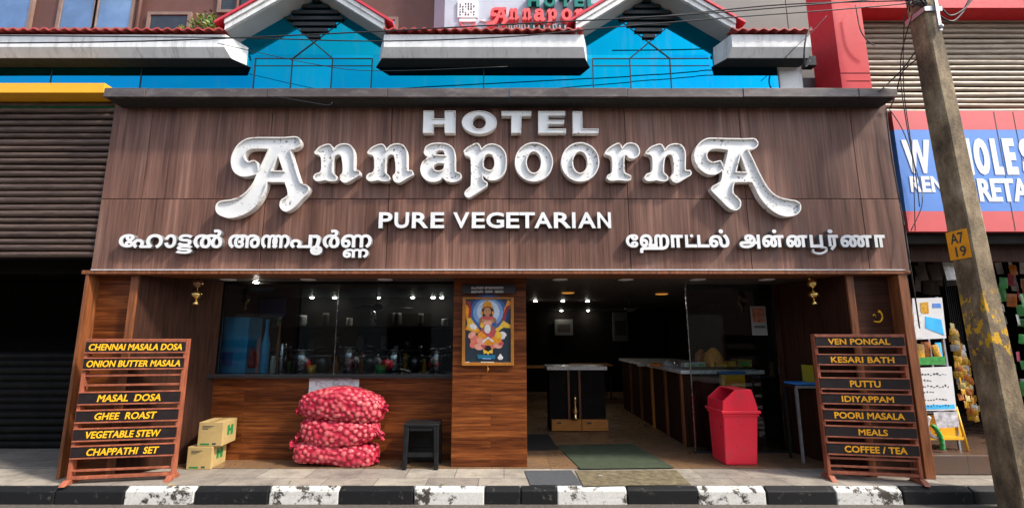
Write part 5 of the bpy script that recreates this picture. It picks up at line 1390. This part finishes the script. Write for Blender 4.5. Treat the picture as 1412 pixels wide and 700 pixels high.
for k in range(6):
    px = 1311+k*4.3; Y = 5.75+.09*k; py0 = 456+k*10; py1 = 548+k*7
    x, z0_ = W(px, py0-14, Y); z1_ = W(px, py1, Y)[1]
    t = thing('packet_strip', PL[k]+' of the strips of yellow snack packets hung beside the notice rack', 'packet strip', (x, Y, z0_), 0, 'packet strips beside the rack')
    obj('string', MB().tube([(x, Y, zd-.13), (x, Y, z1_)], .002, 5), M['ink'], t)
    n_ = int((z0_-z1_)/.062)
    for q in range(n_):
        o = packet(0, 0, 0, .066+rr.uniform(0,.02), .075, ['pack_yellow','pack_orange','pack_yellow','pack_pale','pack_white'][rr.choice([0,0,0,1,1,2,3,4])], 'x', None, rr.uniform(-.9,.9))
        for key in ('label','category','group'):
            if key in o: del o[key]
        o.parent = t; o.location = (rr.uniform(-.018,.018), rr.uniform(-.02,.02), -.03-q*.062)
LB = {'pack_white':'white bag hung in the dark shop beyond the pole','pack_green':'green bag hung in the dark shop beyond the pole','pack_pink':'pink bag hung in the dark shop beyond the pole','pack_orange':'orange bag hung in the dark shop beyond the pole'}
for k in range(64):
    px = 1362+rr.uniform(0,62); py = 345+rr.uniform(0,1)*240; Y = 5.75+rr.uniform(0,.9); x, z = W(px, py, Y)
    m = rr.choice(['pack_white','pack_white','pack_green','pack_pink','pack_orange'])
    packet(x, Y, z, rr.uniform(.06,.11), rr.uniform(.10,.20), m, LB[m], 'bags hung in the right shop', rr.uniform(-.7,.7))
x, z = W(1307, 360, 5.5); packet(x, 5.5, z, .14, .22, 'pack_white', 'single white bag hanging left of the pole under the sign', 'bags hung in the right shop')
for k in range(10):
    px = 1262+rr.uniform(0,48); py = 352+rr.uniform(0,1)*40; Y = 6.0+rr.uniform(0,.8); x, z = W(px, py, Y)
    packet(x, Y, z, .12, .2, 'ceil', 'dim dark bag hung high at the back of the right shop', 'dim bags at the back of the shop', rr.uniform(-.7,.7))

# ================================================================== utility pole
def pole_mat():
    t = NT('pole_concrete'); t.set(0.85)
    v = t.coords((1,1,.5))
    n = t.noise(v, 4, 8, .7); n2 = t.noise(t.coords(), 45, 5, .7)
    col = t.ramp(n, [(0.32,(0.050,0.036,0.022)),(0.46,(0.15,0.108,0.062)),(0.56,(0.26,0.19,0.11)),(0.70,(0.46,0.37,0.24))])
    col = t.mix(.55, col, t.ramp(n2, [(0.3,(.5,.5,.5)),(0.7,(1.3,1.3,1.25))]), 'MULTIPLY')
    tc = t.node('ShaderNodeTexCoord'); sp = t.node('ShaderNodeSeparateXYZ'); t.link(tc.outputs['Object'], sp.inputs[0])
    band = t.ramp(t.math('MULTIPLY', sp.outputs[2], .25), [(0.32,(0,0,0)),(0.36,(1,1,1)),(0.46,(1,1,1)),(0.50,(0,0,0))])
    pt = t.ramp(t.noise(t.coords((1.6,1.6,1)), 9, 5, .65), [(0.535,(0,0,0)),(0.56,(1,1,1))])
    col = t.mix(t.math('MULTIPLY', band, pt), col, (0.62,0.34,0.01,1))
    t.color(col); t.bump(t.math('ADD', n2, t.math('MULTIPLY', n, .6)), .55, .012)
    return t.m
ph = 7.2
xc0, yf0 = 4.50, 4.45
cxz = lambda z: xc0-.0265*z
pole = thing('utility_pole', 'weathered square concrete pole with orange number plate leaning at the kerb', 'utility pole', (4.6, 4.57, 0))
mb = MB(); rows = 14; vs = []; fs = []
for k in range(rows+1):
    z = ph*k/rows; w = .205-.0145*z; d = .25-.008*z; xx = cxz(z); yy = yf0+.004*z; c = .012
    for (x, y) in ((xx+c,yy),(xx+w-c,yy),(xx+w,yy+c),(xx+w,yy+d-c),(xx+w-c,yy+d),(xx+c,yy+d),(xx,yy+d-c),(xx,yy+c)): vs.append((x+rnd.uniform(-.002,.002), y+rnd.uniform(-.002,.002), z))
for k in range(rows):
    for j in range(8): fs.append((k*8+j, k*8+(j+1) % 8, (k+1)*8+(j+1) % 8, (k+1)*8+j))
fs.append(tuple(range(rows*8, rows*8+8)))
mb.add(vs, fs)
obj('shaft', mb, pole_mat(), pole)
zt1, zt0 = W(1341, 314, 4.46)[1], W(1344, 354, 4.46)[1]
xpl = lambda z: cxz(z)-.004
def on_side(mb, y0, y1, z0, z1, th_, mi=0):
    mb.hexa([(xpl(z0)-th_,y0,z0),(xpl(z0),y0,z0),(xpl(z0),y1,z0),(xpl(z0)-th_,y1,z0)], [(xpl(z1)-th_,y0,z1),(xpl(z1),y0,z1),(xpl(z1),y1,z1),(xpl(z1)-th_,y1,z1)], mi)
yp0, yp1 = 4.475, 4.695
pl2 = MB(); on_side(pl2, yp0, yp1, zt0, zt1, .003)
npl = obj('number_plate', pl2, M['plate_orange'], pole)
tt = MB()
for s_, fa, fb, ga, gb_ in (('A7',.18,.80,.54,.92),('19',.32,.82,.08,.44)):
    tb2 = MB(); text_box(tb2, s_, fa, fb, ga, gb_, 0, 1, .03)
    pts = []
    for v in tb2.v:
        z = zt0+(zt1-zt0)*v[2]; y = yp1-(yp1-yp0)*v[0]
        pts.append((xpl(z)-.0035-.001*(1-v[1]), y, z))
    tt.add(pts, tb2.f)
obj('lettering', tt, M['ink'], npl)
cl = MB(); z = 4.86; xx = cxz(z)
cl.box(xx-.02, xx+.16, 4.452, 4.468, z, z+.05); cl.box(xx-.02, xx-.006, 4.4685, 4.70, z, z+.05)
obj('clamp', cl, M['galv'], pole)
obj('bracket', MB().box(xx+.075, xx+.105, 4.430, 4.451, 4.62, 5.0).ball((xx+.09, 4.425, 4.66), .022), M['galv'], pole)

# ================================================================== cables
def cable(label, pts, Y, r_=.007, group='overhead cables', name='cable'):
    P_ = []
    ys = Y if isinstance(Y, (list, tuple)) else [Y]*len(pts)
    q = [(x, y, yy) for (x, y), yy in zip(pts, ys)]
    n_ = len(q); out = []
    for i in range(n_-1):
        p0, p1, p2, p3 = q[max(i-1,0)], q[i], q[i+1], q[min(i+2,n_-1)]
        for j in range(5):
            t_ = j/5; out.append(tuple(.5*((2*p1[a])+(-p0[a]+p2[a])*t_+(2*p0[a]-5*p1[a]+4*p2[a]-p3[a])*t_*t_+(-p0[a]+3*p1[a]-3*p2[a]+p3[a])*t_**3) for a in range(3)))
    out.append(q[-1])
    w3 = [(W(x, y, yy)[0], yy, W(x, y, yy)[1]) for x, y, yy in out]
    return tag(obj(name, MB().tube(w3, r_, 6), M['cable'], loc=w3[-1]), label, 'cable', group)
pY = 4.56
cable('long black cable sagging across the white eaves to the pole', [(-60,60),(200,57),(470,46),(700,34),(940,21),(1130,6),(1262,-6)], pY)
cable('long thin cable running below the roof tiles to the pole', [(-60,49),(300,52),(520,57),(700,51),(820,40),(1000,25),(1150,14),(1264,4)], pY, .006)
cable('cable strung above the grey wall towards the red pillar', [(860,28),(960,18),(1060,8),(1140,4),(1262,1)], [4.86,4.8,4.75,4.7,pY], .007)
cable('thin cable across the blue glass of the left gable', [(300,60),(430,88),(520,98),(700,92)], 4.84, .0035)
cable('short slack cable looped on the pale red pillar front', [(1180,8),(1186,40),(1196,56),(1206,63)], 4.93, .006)
cable('cable loop hanging from the pole top in front of the shutter', [(1258,20),(1244,70),(1242,110),(1250,170),(1262,235),(1268,285)], [4.55,4.8,4.95,5.0,5.05,5.08], .005)
cable('cable from the pole down to the cornice corner', [(1262,72),(1245,95),(1228,112),(1213,126)], [4.6,4.75,4.85,4.84], .007)
cable('cable from the pole down to the top of the sign edge', [(1264,82),(1244,100),(1236,128),(1228,148)], [4.6,4.8,5.0,5.06], .007)
cable('cable running down the right edge of the brown sign', [(1222,150),(1228,205),(1240,275),(1248,318),(1256,372),(1262,410),(1268,452)], [5.05,5.05,5.05,5.05,5.02,5.2,5.38], .007)
cable('thin cable crossing the blue signboard by its left edge', [(1226,150),(1245,180),(1262,230),(1272,278),(1256,318)], 5.08, .0045)
cable('cable dropping straight past the W on the signboard', [(1247,20),(1246,120),(1258,215),(1262,318)], [4.6,4.9,5.08,5.08], .0045)
cable('tangled cable bundle at the top right of the pole', [(1295,22),(1312,30),(1325,20),(1334,5),(1340,-8)], 4.5, .010)
cable('thick cable curling away from the pole top', [(1296,8),(1310,22),(1330,12),(1345,-6)], 4.48, .008)
cable('black cable bracket run at the right end of the eave', [(1118,38),(1112,50),(1109,70),(1110,92),(1117,84)], [4.82,4.8,4.8,4.86,4.86], .009)
cable('thin wire slanting across the end of the right eave', [(1140,22),(1118,46),(1090,72),(1078,86)], [4.82,4.82,4.84,5.1], .004)
cable('loose wire stuck on the cornice soffit at the left', [(380,133),(420,140),(452,145),(458,141)], [4.84,4.84,4.85,4.85], .005)
ju = MB(); x, z = W(1264, 6, 4.5)
for k in range(9):
    a_ = rnd.uniform(0,6.3); pts = [(x+.09*math.cos(a_+q*.9)*(.6+.1*q), 4.44+.02*q*rnd.uniform(.4,1), z+.06*math.sin(a_*2+q*1.1)) for q in range(6)]
    ju.tube(pts, .006, 6)
tag(obj('wire_tangle', ju, M['cable'], loc=(x, 4.45, z)), 'tangle of black wire coiled round the pole top', 'wire tangle')
cctv = MB(); xx_, zz_ = W(1110, 85, 5.1)
tag(obj('junction_box', MB().box(xx_, xx_+.12, 5.08, 5.18, zz_-.06, zz_+.06), M['black'], loc=(xx_, 5.1, zz_), bevel=.006), 'small black junction box under the right eave', 'junction box')

# ================================================================== upper sign on the stair block
rs = thing('upper_sign', 'teal and coral raised letters on the pale blue block above the eave', 'sign', (WX(730,40,6.6), 6.6, WZ(42,6.6)))
def fitted(key, bx, Y, dep, parent, m):
    ls = letter_px(key); xs_ = [p[0] for p in ls[0]]; ys_ = [p[1] for p in ls[0]]
    mx0, mx1, my0, my1 = min(xs_), max(xs_), min(ys_), max(ys_)
    f = lambda p: W(bx[0]+(p[0]-mx0)/(mx1-mx0)*(bx[2]-bx[0]), bx[1]+(p[1]-my0)/(my1-my0)*(bx[3]-bx[1]), Y-dep)
    L2 = [clean([f(p) for p in l], 1e-5) for l in ls]
    obj('letter', MB().prism(L2[0], Y-dep, Y-.002, 0, L2[1:]), m, parent)
for k_, bx in (('A1',(671,10,701,36)),('n',(701.5,11,715.5,28)),('n',(720,11,733,28)),('a',(736,12,752,29)),('p',(754,12,768,33)),('o',(774,12,789,28)),('r',(792,12,804,27)),('n',(810,12,824,28)),('A2',(826,8,856,36))):
    fitted(k_, bx, 6.6, .12, rs, M['red_letter'])
for c, a_, b_ in (('H',728,744),('O',750,766),('T',772,787),('E',792,805),('L',810,824)):
    t = MB(); a, b, q0, q1 = px_box(a_, -9, b_, 9.5, 6.48); text_box(t, c, a, b, q0, q1, 6.48, .118, .05); obj('letter', t, M['teal'], rs)
t = MB(); rr = random.Random(3)
for k in range(15):
    a, b, q0, q1 = px_box(683+k*7.2, 33.2, 688.5+k*7.2, 41, 6.57); t.box(a, b, 6.57, 6.598, q0, q1, 0 if k in (0,1,2,3,4,5,11) else 1)
    x = (a+b)/2; t.box(x-.012, x+.012, 6.566, 6.5695, q0+.02, q1-.02, 1 if k in (0,1,2,3,4,5,11) else 0)
obj('small_plaques', t, [M['signwhite'], M['teal']], rs)
lg = thing('logo_panel', 'white square emblem panel with red bowl shape beside the coral letters', 'emblem', (WX(645,30,6.6), 6.6, WZ(40,6.6)))
a, b, q0, q1 = px_box(631, 1, 659, 24, 6.57); obj('panel', MB().box(a, b, 6.57, 6.598, q0, q1), M['signwhite'], lg)
t = MB()
for i in range(6):
    for j in range(5):
        if rr.random() < .75: t.box(a+.03+i*(b-a-.06)/6, a+.05+i*(b-a-.06)/6, 6.566, 6.5695, q0+.03+j*(q1-q0-.06)/5, q0+.03+(j+rr.uniform(.3,.8))*(q1-q0-.06)/5)
obj('pattern', t, M['ink'], lg)
bowl = [W(x, y, 6.57) for x, y in [(634,30)]+[(645+11*math.cos(R(q)), 30+9.5*math.sin(R(q))) for q in range(170, 0, -17)]+[(656,30),(652,34.5),(645,36.2),(638,34.5)]]
obj('bowl', MB().prism(clean(bowl), 6.57, 6.598), M['red_letter'], lg)
a, b, q0, q1 = px_box(633.5, 26.6, 656.5, 30.2, 6.57); obj('bowl_rim', MB().box(a, b, 6.565, 6.598, q0, q1), M['signwhite'], lg)
a, b, q0, q1 = px_box(661, 26, 679, 30, 6.57); obj('leaf_shape', MB().prism([(a,(q0+q1)/2),((a+b)/2,q0),(b,(q0+q1)/2),((a+b)/2,q1)], 6.575, 6.598), M['signwhite'], lg)

# ================================================================== plant on the roof
Yp = 5.7
pt_ = thing('roof_plant', 'bushy yellow green plant growing on the roof left of the gable', 'plant', (WX(285,40,Yp), Yp, WZ(46,Yp)))
rr = random.Random(17); lf_ = MB(); stm = MB()
for k in range(46):
    px = rr.gauss(289, 13); h_ = max(5, 26-abs(px-292)*.5)*rr.uniform(.5, 1.0); lean = (px-287)*.35+rr.uniform(-5,5)
    if k % 9 == 0: lean -= 12
    Yj = Yp+rr.uniform(-.25,.25)
    b0 = Vector((WX(px,46,Yj), Yj, WZ(48,Yj))); tp_ = Vector((WX(px+lean,46-h_,Yj), Yj+rr.uniform(-.1,.1), WZ(46-h_,Yj)))
    stm.tube([b0, (b0+tp_)/2+Vector((rr.uniform(-.02,.02),0,.01)), tp_], .004, 5)
    for q in range(13):
        c = b0.lerp(tp_, rr.uniform(.25, 1.05)); d = Vector((rr.uniform(-1,1), rr.uniform(-1,1), rr.uniform(-.3,1))).normalized(); l = rr.uniform(.03,.07)
        s_ = d.cross(Vector((rr.uniform(-1,1), rr.uniform(-1,1), rr.uniform(-1,1)))).normalized()*l*.3
        lf_.add([c, c+d*l*.5+s_, c+d*l, c+d*l*.5-s_], [(0,1,2,3)], 0 if rr.random() < .7 else 1)
obj('stems', stm, M['green_print'], pt_)
obj('foliage', lf_, [M['leaf'], paint('plant_leaf_dark', (0.05,0.09,0.015), .5)], pt_)

# ================================================================== motorbikes across the road, met in the window glass
def wheel(mb, x, z, r_):
    n = 22; m = 8
    vs = []; fs = []
    for i in range(n):
        a_ = 2*math.pi*i/n
        for j in range(m):
            b_ = 2*math.pi*j/m; q = r_+.05*math.cos(b_)
            vs.append((x+q*math.cos(a_), .05*math.sin(b_), z+q*math.sin(a_)))
    for i in range(n):
        for j in range(m): fs.append((i*m+j, i*m+(j+1) % m, ((i+1) % n)*m+(j+1) % m, ((i+1) % n)*m+j))
    mb.add(vs, fs, 0, True)
def motorbike():
    t = thing('motorbike', 'parked motorbike', 'motorbike', (0,0,0), 0, 'parked motorbikes met in the window glass', world=False)
    for x in (-.62, .62):
        w = MB(); wheel(w, x, .30, .25); wo = obj('wheel', w, M['black_plastic'], t)
        r_ = MB()
        for k in range(6): a_ = k*math.pi/3; r_.tube([(x,0,.30),(x+.22*math.cos(a_),0,.30+.22*math.sin(a_))], .012, 5)
        obj('spokes', r_, M['steel'], wo)
    obj('engine', MB().box(-.22,.18,-.12,.12,.25,.55), M['darksteel'], t, bevel=.03)
    obj('tank', MB().ball((.14,0,.82), .27, .14, .14, 16), M['red_plastic'], t)
    obj('seat', MB().hexa([(-.72,-.11,.74),(-.05,-.13,.72),(-.05,.13,.72),(-.72,.11,.74)],[(-.76,-.10,.84),(-.08,-.12,.80),(-.08,.12,.80),(-.76,.10,.84)]), M['black_plastic'], t, bevel=.02)
    obj('frame', MB().tube([(.62,0,.30),(.42,0,.95)], .03, 8).tube([(.42,0,.9),(-.6,0,.70)], .025, 8).tube([(-.62,0,.30),(-.1,0,.40)], .03, 8).tube([(-.62,0,.3),(-.5,0,.72)], .02, 8), M['black_plastic'], t)
    obj('handlebar', MB().tube([(.30,-.38,1.06),(.42,-.2,1.02),(.42,.2,1.02),(.30,.38,1.06)], .014, 8), M['steel'], t)
    obj('headlight', MB().ball((.56,0,.92), .10, .10, .10, 14), M['signwhite'], t)
    for y in (-.30, .30):
        obj('mirror', MB().tube([(.38,y,1.04),(.34,y*1.25,1.22)], .006, 5).ball((.34,y*1.25,1.25), .02, .06, .045, 10), M['steel'], t)
    obj('mudguard', MB().hexa([(-.98,-.05,.56),(-.40,-.07,.66),(-.40,.07,.66),(-.98,.05,.56)],[(-.98,-.05,.59),(-.40,-.07,.70),(-.40,.07,.70),(-.98,.05,.59)]), M['signwhite'], t)
    return t
mb0 = motorbike()
for k, (x, y, a_, lb) in enumerate(((-5.2,-1.3,75,'parked red motorbike reflected near the left end of the shop window'),(-4.1,-1.5,60,'parked red motorbike reflected left of the middle of the window'),(-3.0,-1.3,110,'parked red motorbike reflected right of the window joint'),(-1.9,-1.6,80,'parked red motorbike reflected at the right end of the window'))):
    if k == 0: o = mb0
    else:
        o = mb0.copy(); COL.objects.link(o)
        for ch in list(mb0.children):
            c = ch.copy(); COL.objects.link(c); c.parent = o
            for g_ in ch.children:
                d_ = g_.copy(); COL.objects.link(d_); d_.parent = c
    o.location = (x, y, 0); o.rotation_euler = (0, 0, R(a_)); o['label'] = lb

rr = random.Random(77)
for k, (px, py, sz, m, lb) in enumerate(((828,655,.03,'pack_white','tiny white paper scrap on the coir and grey mats'),(236,668,.035,'carton','small torn card scrap by the left menu board foot'),(610,668,.02,'leaf','dry leaf lying on the pavement before the stool'),(1010,672,.022,'carton','brown scrap on the pavement before the red bin'),(400,664,.018,'leaf','dry leaf on the pavement left of the onion sacks'))):
    x, y = G(px, py, PAV+.012); a_ = rr.uniform(0, 3)
    q = [(x+sz*math.cos(a_+j*1.57)*(1 if j % 2 else .7), y+sz*math.sin(a_+j*1.57)*(1 if j % 2 else .7), PAV+.011+rr.uniform(0,.008)) for j in range(4)]
    tag(obj('scrap', MB().hexa(q, [(a, b, c+.002) for a, b, c in q]), M[m], loc=(x, y, PAV)), lb, 'litter')
